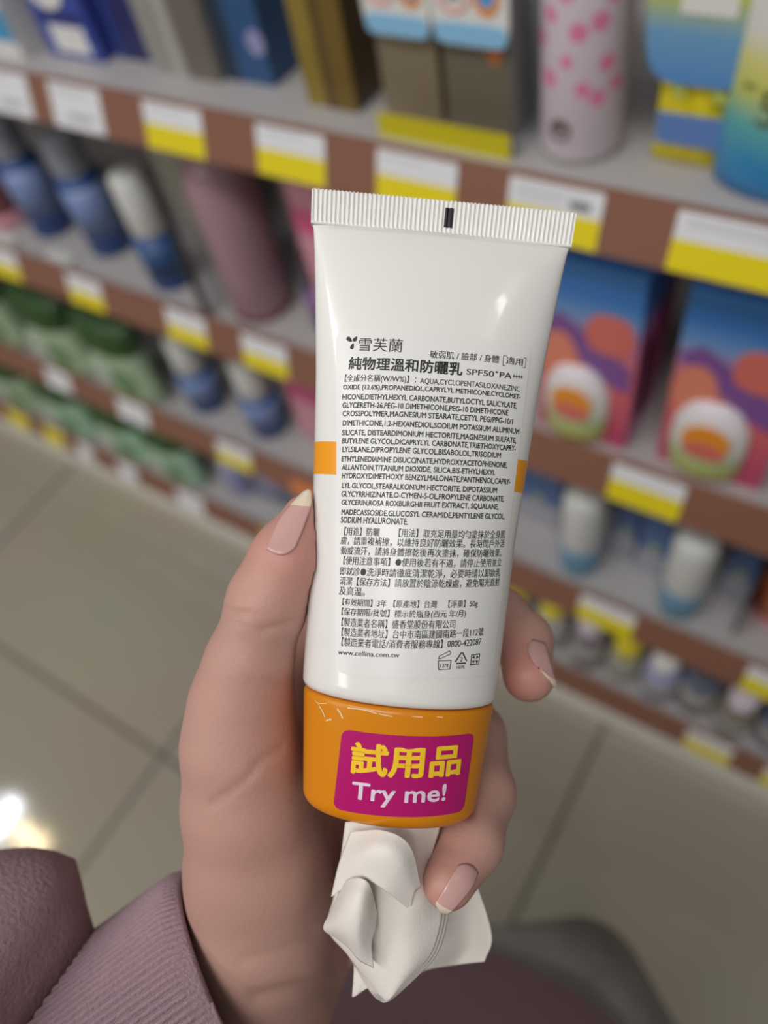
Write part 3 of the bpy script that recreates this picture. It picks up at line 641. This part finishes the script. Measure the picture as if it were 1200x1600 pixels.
for s, (s0, t0, s1) in zip(LATIN, POS[:16]): I.add(ink(FB, s0, t0, s1, 1.32, OFF, s, .02))
I.build('ingredient_text', M_INK, LABEL)
I = Ink()
I.add(ink(FB, -17.4, 40.5, -2.7, 1.75, OFF, '【全成分名稱(W/W%)】：', .012))
I.add(ink(FB, -1.9, 40.1, 19.1, 1.3, OFF, 'AQUA,CYCLOPENTASILOXANE,ZINC', .012))
for s, (s0, t0, s1) in zip(CJK, POS[16:28]): I.add(ink(FB, s0, t0, s1, 1.72, OFF, s, .012))
I.add(ink(FB, -13.6, 95.1, -1.1, .95, OFF, 'www.cellina.com.tw', .01))
I.build('usage_text', M_INK, LABEL)
I = Ink()
I.add(ink(FB, -16.8, 37.3, 6.4, 2.75, OFF, '純物理溫和防曬乳', .022, slope=-.02))
I.add(ink(FB, 7.2, 37.15, 17.0 - .1, 1.3, OFF, 'SPF50⁺PA', .012, slope=-.04))
I.add(ink(FB, 16.2 + .9, 36.75, 19.5, .8, OFF, '++++', .02, slope=-.04))
I.build('title_text', M_INK, LABEL)
I = Ink()
I.add(ink(FB, -15.0, 33.3, -6.0, 2.8, OFF, '雪芙蘭', 0, slope=-.02))
I.add(ink(FB, -.4, 34.4, 13.8, 1.6, OFF, '敏弱肌 / 臉部 / 身體', .01, slope=-.04))
I.add(ink(FB, 15.3, 33.75, 19.2, 1.5, OFF, '適用', .01, slope=-.05))
I.stroke(FB, [(14.7, 32.9), (19.9, 32.6), (19.9, 34.6), (14.7, 34.9), (14.7, 32.9)], .13, OFF)
I.build('heading_text', M_INK, LABEL)
I = Ink()   # three petals of the mark beside the heading
for (cx, cy, ang, ln, wd) in ((-17.1, 32.35, 35, 1.5, .85), (-15.85, 32.2, -55, 1.25, .75), (-16.35, 33.75, -75, 1.35, .75)):
    pts = []
    for k in range(20):
        a = 2 * math.pi * k / 20; x = ln / 2 * math.cos(a); y = wd / 2 * math.sin(a) * (1 - .45 * math.cos(a))
        ca, sa = math.cos(math.radians(ang)), math.sin(math.radians(ang)); pts.append((cx + x * ca - y * sa, cy + x * sa + y * ca))
    I.poly(FB, pts, OFF)
I.build('petal_mark', M_INK, LABEL)
I = Ink()   # open jar, recycling triangle, four-arrow recycling square
I.stroke(FB, [(6.6, 94.6), (9.2, 94.4), (9.1, 96.1), (6.8, 96.3), (6.6, 94.6)], .16, OFF)
I.stroke(FB, [(6.6, 94.2), (6.7, 93.7), (8.7, 92.6), (9.0, 92.9), (8.9, 93.2), (6.9, 94.2), (6.6, 94.2)], .14, OFF)
I.add(ink(FB, 7.1, 95.5, 8.7, .75, OFF, '12M', .01, slope=-.05))
for a, b in (((10.2, 94.6), (11.25, 92.9)), ((11.6, 92.9), (12.6, 94.4)), ((12.4, 94.9), (10.5, 95.0))): I.stroke(FB, [a, b], .26, OFF)
I.add(ink(FB, 11.15, 94.15, 11.7, .85, OFF, '2', .01, slope=0)); I.add(ink(FB, 10.5, 95.75, 12.3, .55, OFF, 'HDPE', .01, slope=-.05))
I.stroke(FB, [(13.7, 93.3), (15.7, 93.1), (15.7, 95.1), (13.7, 95.3), (13.7, 93.3)], .2, OFF)
for k in range(4):
    a = math.pi / 4 + k * math.pi / 2; cx, cy = 14.7 + .52 * math.cos(a) * 1.2, 94.2 + .52 * math.sin(a) * 1.2
    d = (math.cos(a), math.sin(a)); n = (-d[1], d[0])
    I.poly(FB, [(cx - d[0] * .45, cy - d[1] * .45), (cx + n[0] * .35 + d[0] * .2, cy + n[1] * .35 + d[1] * .2), (cx - n[0] * .35 + d[0] * .2, cy - n[1] * .35 + d[1] * .2)], OFF)
I.build('packaging_symbols', M_INK, LABEL)
# magenta trial sticker on the cap
SC = [(-11.2, 110.1), (16.7, 109.2), (16.2, 125.4), (-11.7, 126.4)]
P = []
for v in np.concatenate([np.linspace(0, .1, 8), np.linspace(.13, .87, 14), np.linspace(.9, 1, 8)]):
    ins = 0.0
    for e in (v * 16.3, (1 - v) * 16.3):
        if e < 1.6: ins = 1.6 - math.sqrt(max(0, 1.6 ** 2 - (1.6 - e) ** 2))
    row = []
    for u in np.linspace(0, 1, 30):
        u = u * (1 - 2 * ins / 28) + ins / 28
        a = np.array(SC[0]) * (1 - u) + np.array(SC[1]) * u; b = np.array(SC[3]) * (1 - u) + np.array(SC[2]) * u
        q = a * (1 - v) + b * v; row.append(FC.pos(q[0], q[1], .12))
    P.append(row)
STK = tlink('trial_sticker', grid_mesh(cw(np.array(P))), M_PINK, CAP, smooth=True); STK['label'] = 'magenta trial sticker with yellow and white lettering'


# sub-part lettering of the sticker is part of the sticker's own print
I = Ink(); I.add(ink(FC, -8.9, 115.3, 13.8, 6.6, .2, '試用品', .03, slope=-.045))
ylw = (np.array(I.V), I.F)
J = Ink(); J.add(ink(FC, -8.0, 122.3, 11.0, 4.6, .2, 'Try me!', .02, slope=-.05))
wht = (np.array(J.V), J.F)
me = STK.data; bm = bmesh.new(); bm.from_mesh(me)
for k, (V_, F_) in ((1, ylw), (2, wht)):
    vs = [bm.verts.new(tuple(p)) for p in cw(V_)]
    for f in F_:
        try: bm.faces.new([vs[i] for i in f]).material_index = k
        except ValueError: pass
bm.to_mesh(me); bm.free(); me.materials.append(M_YEL); me.materials.append(M_WHITE_INK)
# scraps of clear film and scuffs at the top edge of the cap
I = Ink()
for pts, w in (([(-17.5, 106.6), (-16.4, 107.5), (-15.6, 108.6)], .35), ([(-15.0, 109.2), (-14.0, 108.8)], .5), ([(-12.6, 106.4), (-11.8, 107.2), (-11.4, 107.9)], .45), ([(-10.4, 105.7), (-7, 105.5), (-4.5, 105.9)], .35), ([(-4, 105.9), (-1.5, 106.1)], .3),
    ([(2.5, 105.7), (4.5, 105.8)], .28), ([(7.5, 105.6), (8.6, 105.7)], .3), ([(-18.6, 106.0), (-17.6, 106.3), (-15.4, 105.8)], .25)):
    P3 = catmull(np.array([(a, b, 0) for a, b in pts], float), 9)[:, :2]; I.stroke(FC, [tuple(p) for p in P3], w * .6, .08)
I.build('film_scrap', mat('clear_film_scuff', (244, 220, 180), rough=.25, noise=.1), CAP)
# ---------------------------------------------------------------- the person: hand, arm, clothes
def smin(a, b, k):
    h = np.clip(.5 + .5 * (b - a) / k, 0, 1); return b * (1 - h) + a * h - k * h * (1 - h)
def capsule(X, a, b, ra, rb):
    a, b = np.asarray(a), np.asarray(b); ab = b - a
    t = np.clip(((X - a) @ ab) / (ab @ ab), 0, 1)
    return np.linalg.norm(X - a - t[..., None] * ab, axis=-1) - (ra + (rb - ra) * t)
def chain(X, pts, k=2.5):
    d = None
    for (p, q) in zip(pts[:-1], pts[1:]):
        c = capsule(X, pp(*p[:3]), pp(*q[:3]), p[3], q[3]); d = c if d is None else smin(d, c, k)
    return d
THUMB = [(476, 806, 166, 4.6), (450, 872, 166, 7.4), (418, 940, 167, 8.0), (388, 1040, 170, 8.9), (378, 1100, 173, 10.9), (375, 1165, 175, 12.3), (382, 1260, 178, 13.3), (394, 1360, 182, 14.8), (405, 1460, 185, 16), (400, 1580, 190, 17.5)]
INDEX = [(826, 1056, 181, 6.0), (818, 1000, 190, 6.6), (780, 965, 198, 7.2), (650, 950, 207, 8.4), (458, 1030, 206, 10.2), (425, 1300, 205, 13)]
MIDDLE = [(700, 1380, 160, 5.3), (736, 1318, 168, 6.5), (752, 1240, 180, 7.5), (735, 1150, 195, 8.4), (475, 1165, 213, 10.2), (440, 1400, 212, 13)]
RING = [(640, 1440, 186, 5.6), (680, 1385, 196, 6.4), (690, 1310, 208, 7.6), (480, 1330, 220, 10), (440, 1460, 216, 13)]
PINKY = [(580, 1490, 200, 5.0), (620, 1450, 208, 5.6), (620, 1400, 222, 6.4), (485, 1400, 228, 9), (450, 1500, 220, 12)]
EDIR = np.array([-.82, .57, -.07]); EDIR /= np.linalg.norm(EDIR)
RIM = pp(405, 1540, 190)
def hand_sdf(X):
    d = chain(X, THUMB, 4)
    palm = smin(capsule(X, pp(455, 1130, 205), pp(415, 1500, 203), 11, 16), capsule(X, pp(470, 1350, 222), pp(425, 1500, 210), 11, 15), 5)
    palm = smin(palm, capsule(X, pp(440, 1225, 184), pp(455, 1390, 188), 7.5, 10), 5)
    palm = smin(palm, capsule(X, pp(462, 1440, 196), pp(474, 1496, 201), 12, 12.2), 4)
    palm = smin(palm, capsule(X, pp(395, 1530, 194), pp(360, 1610, 197), 17, 19), 6)
    d = smin(d, palm, 6)
    d = smin(d, capsule(X, pp(372, 1575, 199), RIM + EDIR * 60, 18.5, 22), 8)
    for fchain in (INDEX, MIDDLE, RING, PINKY): d = smin(d, chain(X, fchain, 2.5), 2.0)
    # flesh flattens where it presses on the tube
    r = X - TO; t = r @ TA; x = r @ TL; z = r @ TN
    tt = np.linspace(0, T_END, 60); A_ = np.interp(t, tt, [half_width(q) for q in tt]) + .15; B_ = np.interp(t, tt, [half_depth(q) for q in tt]) + .15
    e = np.sqrt((x / A_) ** 2 + (z / B_) ** 2); td = np.maximum((e - 1) * np.minimum(A_, B_), t - T_END - .2)
    return np.maximum(d, -td)
def surface_nets(V, org, h):
    ins = V < 0
    cor = [(i, j, k) for i in (0, 1) for j in (0, 1) for k in (0, 1)]
    n = np.array(V.shape) - 1
    cnt = sum(ins[i:i + n[0], j:j + n[1], k:k + n[2]].astype(np.int8) for i, j, k in cor)
    idx = np.argwhere((cnt > 0) & (cnt < 8)); acc = np.zeros((len(idx), 3)); m = np.zeros(len(idx))
    for a in cor:
        for ax in range(3):
            if a[ax]: continue
            b = list(a); b[ax] = 1
            va = V[tuple((idx + a).T)]; vb = V[tuple((idx + b).T)]; x = (va < 0) != (vb < 0)
            t = np.where(x, va / np.where(x, va - vb, 1), 0); p = np.tile(np.array(a, float), (len(idx), 1)); p[:, ax] += t
            acc += p * x[:, None]; m += x
    P = (idx + acc / m[:, None]) * h + org
    vm = -np.ones(n, int); vm[tuple(idx.T)] = np.arange(len(idx)); Fs = []
    for ax in range(3):
        u, w = [q for q in range(3) if q != ax]
        sl0 = [slice(None)] * 3; sl1 = [slice(None)] * 3; sl0[ax] = slice(0, -1); sl1[ax] = slice(1, None)
        e = np.argwhere(ins[tuple(sl0)] != ins[tuple(sl1)])
        e = e[(e[:, u] > 0) & (e[:, w] > 0) & (e[:, u] < n[u]) & (e[:, w] < n[w])]
        q = []
        for du, dw in ((1, 1), (0, 1), (0, 0), (1, 0)):
            c = e.copy(); c[:, u] -= du; c[:, w] -= dw; q.append(vm[tuple(c.T)])
        q = np.array(q).T; flip = ins[tuple(e.T)] ^ (ax == 1)
        q[flip] = q[flip][:, ::-1]; Fs.append(q)
    return P, np.concatenate(Fs)
def relax(P, Fq, it=2):
    E = np.concatenate([Fq[:, [0, 1]], Fq[:, [1, 2]], Fq[:, [2, 3]], Fq[:, [3, 0]]])
    for _ in range(it):
        S = np.zeros_like(P); c = np.zeros(len(P))
        for a, b in ((0, 1), (1, 0)):
            np.add.at(S, E[:, a], P[E[:, b]]); np.add.at(c, E[:, a], 1)
        P = P * .5 + .5 * S / c[:, None]
    return P
h = 1.0; org = np.array([-88., -8., 138.]); N_ = (132, 168, 112)
gx = [org[i] + h * np.arange(N_[i]) for i in range(3)]
G = np.stack(np.meshgrid(*gx, indexing='ij'), -1)
VOL = np.empty(N_)
for i in range(0, N_[0], 22): VOL[i:i + 22] = hand_sdf(G[i:i + 22])
del G
HP, HF = surface_nets(VOL, org, h)
lab_ = np.arange(len(HP))          # keep the one connected surface
for _ in range(400):
    m_ = lab_[HF].min(1); new = lab_.copy(); np.minimum.at(new, HF.ravel(), np.repeat(m_, 4)); new = new[new]
    if (new == lab_).all(): break
    lab_ = new
main_ = np.bincount(lab_).argmax(); print('ISLANDS', [(int(c), pp_ ) for c, pp_ in [((lab_ == q).sum(), HP[lab_ == q].mean(0).round(1).tolist()) for q in np.unique(lab_)]])
keep = lab_ == main_; ren = np.cumsum(keep) - 1; HF = ren[HF[keep[HF].all(1)]]; HP = HP[keep]
HP = relax(HP, HF, 2)
# skin creases: shallow grooves along lines seen on the thumb, its ball and the wrist
CREASES = [([(330, 1258, 168), (386, 1219, 166), (404, 1194, 168), (440, 1170, 172)], .5, .9), ([(410, 985, 160), (432, 980, 160), (455, 975, 163)], .5, .9),
           ([(352, 926, 160), (378, 934, 158), (396, 932, 158)], .5, .7), ([(345, 946, 160), (366, 957, 158), (388, 958, 158)], .6, .7), ([(346, 966, 160), (372, 972, 158)], .4, .7),
           ([(395, 1065, 163), (440, 1075, 168)], .35, 1.2), ([(380, 1500, 180), (440, 1485, 182), (490, 1460, 186)], .35, 1.4), ([(400, 1560, 184), (470, 1545, 188), (530, 1548, 196)], .9, 2.0)]
nrm = np.zeros_like(HP); fn = np.cross(HP[HF[:, 1]] - HP[HF[:, 0]], HP[HF[:, 2]] - HP[HF[:, 0]])
for k in range(4): np.add.at(nrm, HF[:, k], fn)
nrm /= np.linalg.norm(nrm, axis=1)[:, None] + 1e-9
if (HP[HF[:, 0]] * fn).sum() < 0: nrm = -nrm
uvp = np.stack([600 + 1231 * HP[:, 0] / HP[:, 2], 800 + 1231 * HP[:, 1] / HP[:, 2]], 1)
for pts, depth, wid in CREASES:
    pts3 = catmull(np.array(pts, float), 40)[:, :2]
    dd = np.min(np.linalg.norm(uvp[:, None, :] - pts3[None], axis=2), axis=1) * .14
    fr = np.clip(-nrm[:, 2] * 1.6, 0, 1)
    HP = HP - nrm * (depth * np.exp(-(dd / wid) ** 2) * fr * 1.0)[:, None]
PERSON = thing('person', 'person in mauve sweatshirt and grey trousers holding up the white tube with the left hand', 'person', (-.10, -.16, 0))
def plink(name, me, m, parent=None, smooth=True):
    o = link(name, me, m, None, smooth); o.parent = parent or PERSON
    if parent is None: o.matrix_parent_inverse = Matrix.Translation(-PERSON.location)
    return o
M_SKIN = mat('skin', (190, 149, 136), rough=.48, noise=.10, nscale=55, bump=.14, bscale=1500, sss=.06, spec=.35)
nt = M_SKIN.node_tree; b = nt.nodes['Principled BSDF']; src = b.inputs['Base Color'].links[0].from_socket
at = nt.nodes.new('ShaderNodeVertexColor'); at.layer_name = 'blush'; mx = nt.nodes.new('ShaderNodeMix'); mx.data_type = 'RGBA'
mx.inputs['B'].default_value = (*s2l((214, 128, 118)), 1); nt.links.new(at.outputs['Color'], mx.inputs['Factor']); nt.links.new(src, mx.inputs['A']); nt.links.new(mx.outputs['Result'], b.inputs['Base Color'])
me = mesh_from(cw(HP), HF)
blush = np.zeros(len(HP))
for (x, y, z, rad, w) in ((815, 1050, 178, 8, .5), (700, 1370, 158, 9, .25), (470, 850, 162, 14, .35), (470, 1050, 190, 12, .15), (500, 1180, 190, 12, .12), (420, 1100, 168, 16, .12), (440, 1230, 172, 20, .12), (320, 1402, 172, 1.3, .9)):
    blush = np.maximum(blush, w * np.exp(-(np.linalg.norm(HP - pp(x, y, z), axis=1) / rad) ** 2))
ca = me.color_attributes.new('blush', 'FLOAT_COLOR', 'POINT'); arr = np.ones((len(HP), 4)); arr[:, :3] = blush[:, None]; ca.data.foreach_set('color', arr.ravel())
HAND = plink('hand_and_arm', me, M_SKIN)
# nails laid on the fingertips
M_NAIL = mat('nail', (208, 164, 158), rough=.25, spec=.5, noise=.03); M_NAIL_TIP = mat('nail_free_edge', (232, 214, 192), rough=.3, noise=.02)
def sdf_hit(x, y, z0=140, z1=235):
    zs = np.arange(z0, z1, .25); X = np.stack([(x - 600) * zs / 1231, (y - 800) * zs / 1231, zs], -1); d = hand_sdf(X)
    k = np.argmax(d < 0); return zs[k] if d[k] < 0 else None
def nail(name, rows, tip_rows, lift=.2, nr=18, nc=12, dome=0.5, zfix=None):
    A_ = patch([[(x, y, 0) for x, y in r] for r in rows], nr, nc); Z = np.full((nr, nc), np.nan)
    for i in range(nr):
        for j in range(nc):
            z = sdf_hit(A_[i, j, 0], A_[i, j, 1]); Z[i, j] = z if z is not None else np.nan
    # fit a smooth curved plate through the flesh below it
    ii, jj = np.meshgrid(np.linspace(0, 1, nr), np.linspace(-1, 1, nc), indexing='ij'); ok = ~np.isnan(Z)
    if zfix is not None: ok &= ii < zfix
    B_ = lambda i, j: np.stack([np.ones_like(i), i, j, i * i, i * j, j * j], -1)
    co, *_r = np.linalg.lstsq(B_(ii[ok], jj[ok]), Z[ok], rcond=None); Zf = B_(ii, jj) @ co - lift
    P = np.stack([(A_[..., 0] - 600) * Zf / 1231, (A_[..., 1] - 800) * Zf / 1231, Zf], -1)
    me = grid_mesh(cw(P)); o = plink(name, me, [M_NAIL, M_NAIL_TIP], HAND)
    me.polygons.foreach_set('material_index', [1 if (k // (nc - 1)) >= tip_rows else 0 for k in range(len(me.polygons))])
    solidify(o, .0005); return o
nail('thumb_nail', [[(417, 858), (432, 866), (447, 866), (461, 856)], [(424, 838), (438, 842), (455, 843), (470, 835)], [(437, 811), (450, 813), (465, 815), (479, 811)], [(457, 786), (466, 786), (476, 787), (486, 788)], [(476, 767), (479, 766), (482, 765), (485, 768)]], 12, zfix=.75)
nail('fingernail', [[(716, 1352), (728, 1350), (739, 1354), (747, 1362)], [(704, 1371), (718, 1374), (730, 1380), (738, 1385)], [(692, 1392), (702, 1398), (713, 1404), (720, 1408)], [(682, 1409), (688, 1416), (697, 1421), (705, 1424)], [(683, 1415), (687, 1422), (692, 1426), (697, 1427)]], 12, zfix=.7)
nail('fingernail', [[(826, 1001), (834, 1000), (842, 1002), (850, 1004)], [(825, 1018), (836, 1020), (848, 1024), (857, 1026)], [(834, 1036), (844, 1042), (855, 1049), (864, 1052)], [(848, 1050), (855, 1058), (862, 1064), (869, 1068)], [(862, 1064), (865, 1069), (868, 1074), (871, 1077)]], 11, zfix=.8)
# sleeve: ribbed cuff and bloused sleeve
E1 = np.cross(EDIR, [0, 0, 1.0]); E1 /= np.linalg.norm(E1); E2 = np.cross(EDIR, E1)
M_MAUVE = mat('mauve_sweatshirt_knit', (160, 132, 140), rough=.95, noise=.12, nscale=260, bump=.5, bscale=900, spec=.1)
M_RIB = mat('mauve_ribbed_knit', (168, 142, 150), rough=.95, noise=.10, nscale=500, bump=.5, bscale=1600, spec=.1)
def tube_surface(fr, n, rows):
    """fr(a, phi) -> (radius, axial, lateral shift) in mm"""
    P = np.zeros((len(rows), n, 3))
    for i, q in enumerate(rows):
        for j in range(n):
            ph = 2 * math.pi * j / n; r, a = fr(q, ph)
            P[i, j] = RIM + EDIR * a + E1 * r * math.cos(ph) + E2 * r * math.sin(ph)
    return P
NR = 132
def cuff_f(q, ph):
    q = q * 1.0
    rib = (1.0 * abs(math.sin(NR / 2 * ph)) ** .6 - .6) * min(1, max(0, (q - .015) * 40))
    lip = 0
    if q < .06: lip = -2.2 * (1 - q / .06) ** 2
    r = 33 + lip + rib + 1.0 * math.sin(2 * ph + 1) + .8 * math.sin(3 * ph + q * 3)
    return r, q * 100 + 1.2 * math.sin(2 * ph)
def cuff_in(q, ph): return 31 - 1.5 * q + math.sin(2 * ph + 1), 100 * q + .5 + 1.2 * math.sin(2 * ph)
PO = tube_surface(cuff_f, NR * 8, [0, .01, .025, .045, .07, .1] + list(np.linspace(.13, 1, 40)))
PI_ = tube_surface(cuff_in, NR * 8, list(np.linspace(1, 0, 8)))
SLEEVE_ROWS = np.linspace(0, 1, 60)
def hsh(a, b): return math.sin(a * 1.7 + 2.1 * math.sin(b * 2.3)) + .6 * math.sin(b * 5.1 + a * 3.3)
TOPD = (-.57 * E1[0] - .82 * E1[1], -.57 * E2[0] - .82 * E2[1]); TOPPH = math.atan2(TOPD[1], TOPD[0])
def blouse_f(q, ph):
    top = .5 + .5 * math.cos(ph - TOPPH)
    a0 = 104 - 78 * top ** 3
    x = q * 7
    r = 32 + (7 + 41 * top) * (1 - math.exp(-x * 1.3)) + 2.2 * hsh(q * 6, ph * 2) * min(1, x)
    a = a0 - 6 * math.sin(min(1, x) * math.pi) * top + (230 - a0) * max(0, q - .05) / .95
    if q == 0: r = 30
    return r, a
SLEEVE = plink('sweatshirt_sleeve', grid_mesh(cw(tube_surface(blouse_f, 160, SLEEVE_ROWS)), close_u=True), M_MAUVE)
solidify(SLEEVE, .0012, -1)
plink('ribbed_cuff', grid_mesh(cw(np.concatenate([PI_, PO])), close_u=True), M_RIB, SLEEVE)
# sweatshirt body and trousers, seen blurred straight below the camera
def ell_stack(rows, n=64, fold=0.0, rot=0.0):
    P = []; cr, sr = math.cos(rot), math.sin(rot)
    for k, (z, cx, cy, rx, ry) in enumerate(rows):
        for a in np.linspace(0, 2 * math.pi, n, endpoint=False):
            x, y = rx * math.cos(a) * (1 + fold * math.sin(7 * a + k)), ry * math.sin(a) * (1 + fold * math.sin(5 * a + 2 * k))
            P.append((cx + x * cr - y * sr, cy + x * sr + y * cr, z))
    V = np.array(P).reshape(-1, 3); m = len(rows); Fc = []
    for i in range(m - 1):
        for j in range(n): Fc.append((i * n + j, i * n + (j + 1) % n, (i + 1) * n + (j + 1) % n, (i + 1) * n + j))
    Fc.append(tuple(range(n))); Fc.append(tuple((m - 1) * n + j for j in range(n)))
    return mesh_from(V, Fc)
TORSO = plink('sweatshirt_body', ell_stack([(.70, -.015, -.135, .150, .125), (.705, -.015, -.13, .165, .150), (.74, -.015, -.13, .168, .158), (.80, -.02, -.15, .165, .145), (.90, -.04, -.19, .165, .125), (1.05, -.04, -.23, .165, .115), (1.2, -.04, -.25, .17, .11)], fold=.02, rot=.55), M_MAUVE)
M_GREY = mat('grey_trouser_cloth', (146, 144, 140), rough=.95, noise=.35, nscale=40, bump=.6, bscale=300, spec=.1)
TROUS = plink('trousers', ell_stack([(.06, .02, -.11, .075, .10), (.10, .02, -.11, .08, .10), (.3, .02, -.055, .085, .11), (.5, .015, -.012, .092, .11), (.70, -.01, -.06, .10, .10)], fold=.04), M_GREY)
plink('trouser_leg', ell_stack([(.06, -.20, -.20, .07, .09), (.3, -.19, -.19, .08, .10), (.5, -.17, -.18, .09, .11), (.72, -.13, -.17, .10, .12)], fold=.03), M_GREY, TROUS)
M_SHOE = mat('dark_shoe', (50, 48, 48), rough=.7)
for sx, sy in ((.01, -.12), (-.20, -.20)):
    bm = bmesh.new(); box_bm(bm, sx - .042, sx + .042, sy - .13, sy + .13, 0, .07, bevel=.03); plink('shoe', bm_mesh(bm), M_SHOE)
# ---------------------------------------------------------------- tissue under the cap
TISSUE = thing('paper_tissue', 'crumpled white paper tissue gripped under the orange cap', 'tissue', tuple(cw(pp(620, 1400, 160))))
def klink(name, P, m, amp=.35, seed=1):
    rr = np.random.default_rng(seed); r, c = P.shape[:2]
    u, v = np.meshgrid(np.linspace(0, 1, r), np.linspace(0, 1, c), indexing='ij'); w = np.zeros_like(u)
    for _ in range(10):
        fx, fy, p_ = rr.uniform(-9, 9), rr.uniform(-9, 9), rr.uniform(0, 6.3); w += np.sin(fx * u + fy * v + p_) / 5
    P = P.copy(); P[..., 2] += amp * w
    o = link(name, grid_mesh(cw(P)), m, None, True); o.parent = TISSUE; o.matrix_parent_inverse = Matrix.Translation(-TISSUE.location)
    solidify(o, .00035); return o
M_TIS = mat('tissue_paper', (240, 234, 226), rough=.95, noise=.03, bump=.15, bscale=1800, spec=.1)
def px_patch(rows, nr=40, nc=40): return patch([[pp(*q) for q in r] for r in rows], nr, nc)
FLAP = [[(640, 1295, 172), (670, 1305, 174), (700, 1325, 177), (720, 1335, 180)], [(645, 1400, 176), (688, 1405, 178), (725, 1395, 181), (748, 1392, 181)],
        [(640, 1470, 178), (690, 1475, 176), (732, 1470, 182), (768, 1462, 180)], [(630, 1528, 180), (670, 1515, 178), (715, 1507, 182), (757, 1502, 180)]]
klink('back_flap', px_patch(FLAP), M_TIS, .5, 3)
MAIN = [[(540, 1285, 165), (590, 1285, 160), (640, 1285, 160), (690, 1285, 165)], [(533, 1340, 168), (585, 1330, 158), (640, 1340, 158), (674, 1350, 165)],
        [(522, 1400, 170), (575, 1400, 160), (640, 1400, 157), (685, 1400, 163)], [(512, 1450, 169), (570, 1450, 161), (630, 1460, 158), (690, 1430, 163)],
        [(543, 1490, 168), (580, 1500, 162), (630, 1510, 159), (672, 1490, 162)], [(586, 1545, 166), (597, 1560, 163), (607, 1563, 161), (630, 1535, 161)]]
for k, (dx, dz) in enumerate(((0, 0), (5, 1.0), (10, 2.0))):
    rows = [[(x + dx * (j / 3) * (i > 1) - dx * .8 * (i == 5) * (j < 3) , y + dx * .2 * (i == 5), z + dz) for j, (x, y, z) in enumerate(r)] for i, r in enumerate(MAIN)]
    klink('folded_sheet', px_patch(rows), M_TIS, .45, 5)
UP = [[(548, 1300, 160), (600, 1298, 154), (640, 1322, 153), (657, 1385, 157)], [(530, 1350, 161), (580, 1332, 152), (622, 1348, 151), (647, 1395, 156)], [(518, 1402, 164), (562, 1372, 156), (603, 1392, 154), (642, 1424, 158)]]
klink('upper_fold', px_patch(UP), M_TIS, .25, 8)
CURL = [[(530, 1396, 164), (546, 1374, 157), (574, 1378, 153), (588, 1424, 158)], [(518, 1424, 164), (540, 1408, 154), (566, 1415, 151), (586, 1450, 157)],
        [(506, 1450, 165), (530, 1450, 156), (556, 1462, 153), (580, 1475, 157)], [(522, 1462, 167), (545, 1480, 161), (562, 1500, 159), (584, 1512, 159)]]
klink('curled_edge', px_patch(CURL), M_TIS, .15, 9)
TAIL = [[(553, 1495, 170), (565, 1500, 170), (580, 1505, 169), (590, 1515, 168)], [(553, 1525, 171), (563, 1525, 170), (575, 1528, 169), (583, 1532, 168)], [(551, 1557, 171), (556, 1556, 170), (566, 1548, 170), (577, 1541, 169)]]
klink('trailing_corner', px_patch(TAIL, 16, 16), M_TIS, .2, 11)
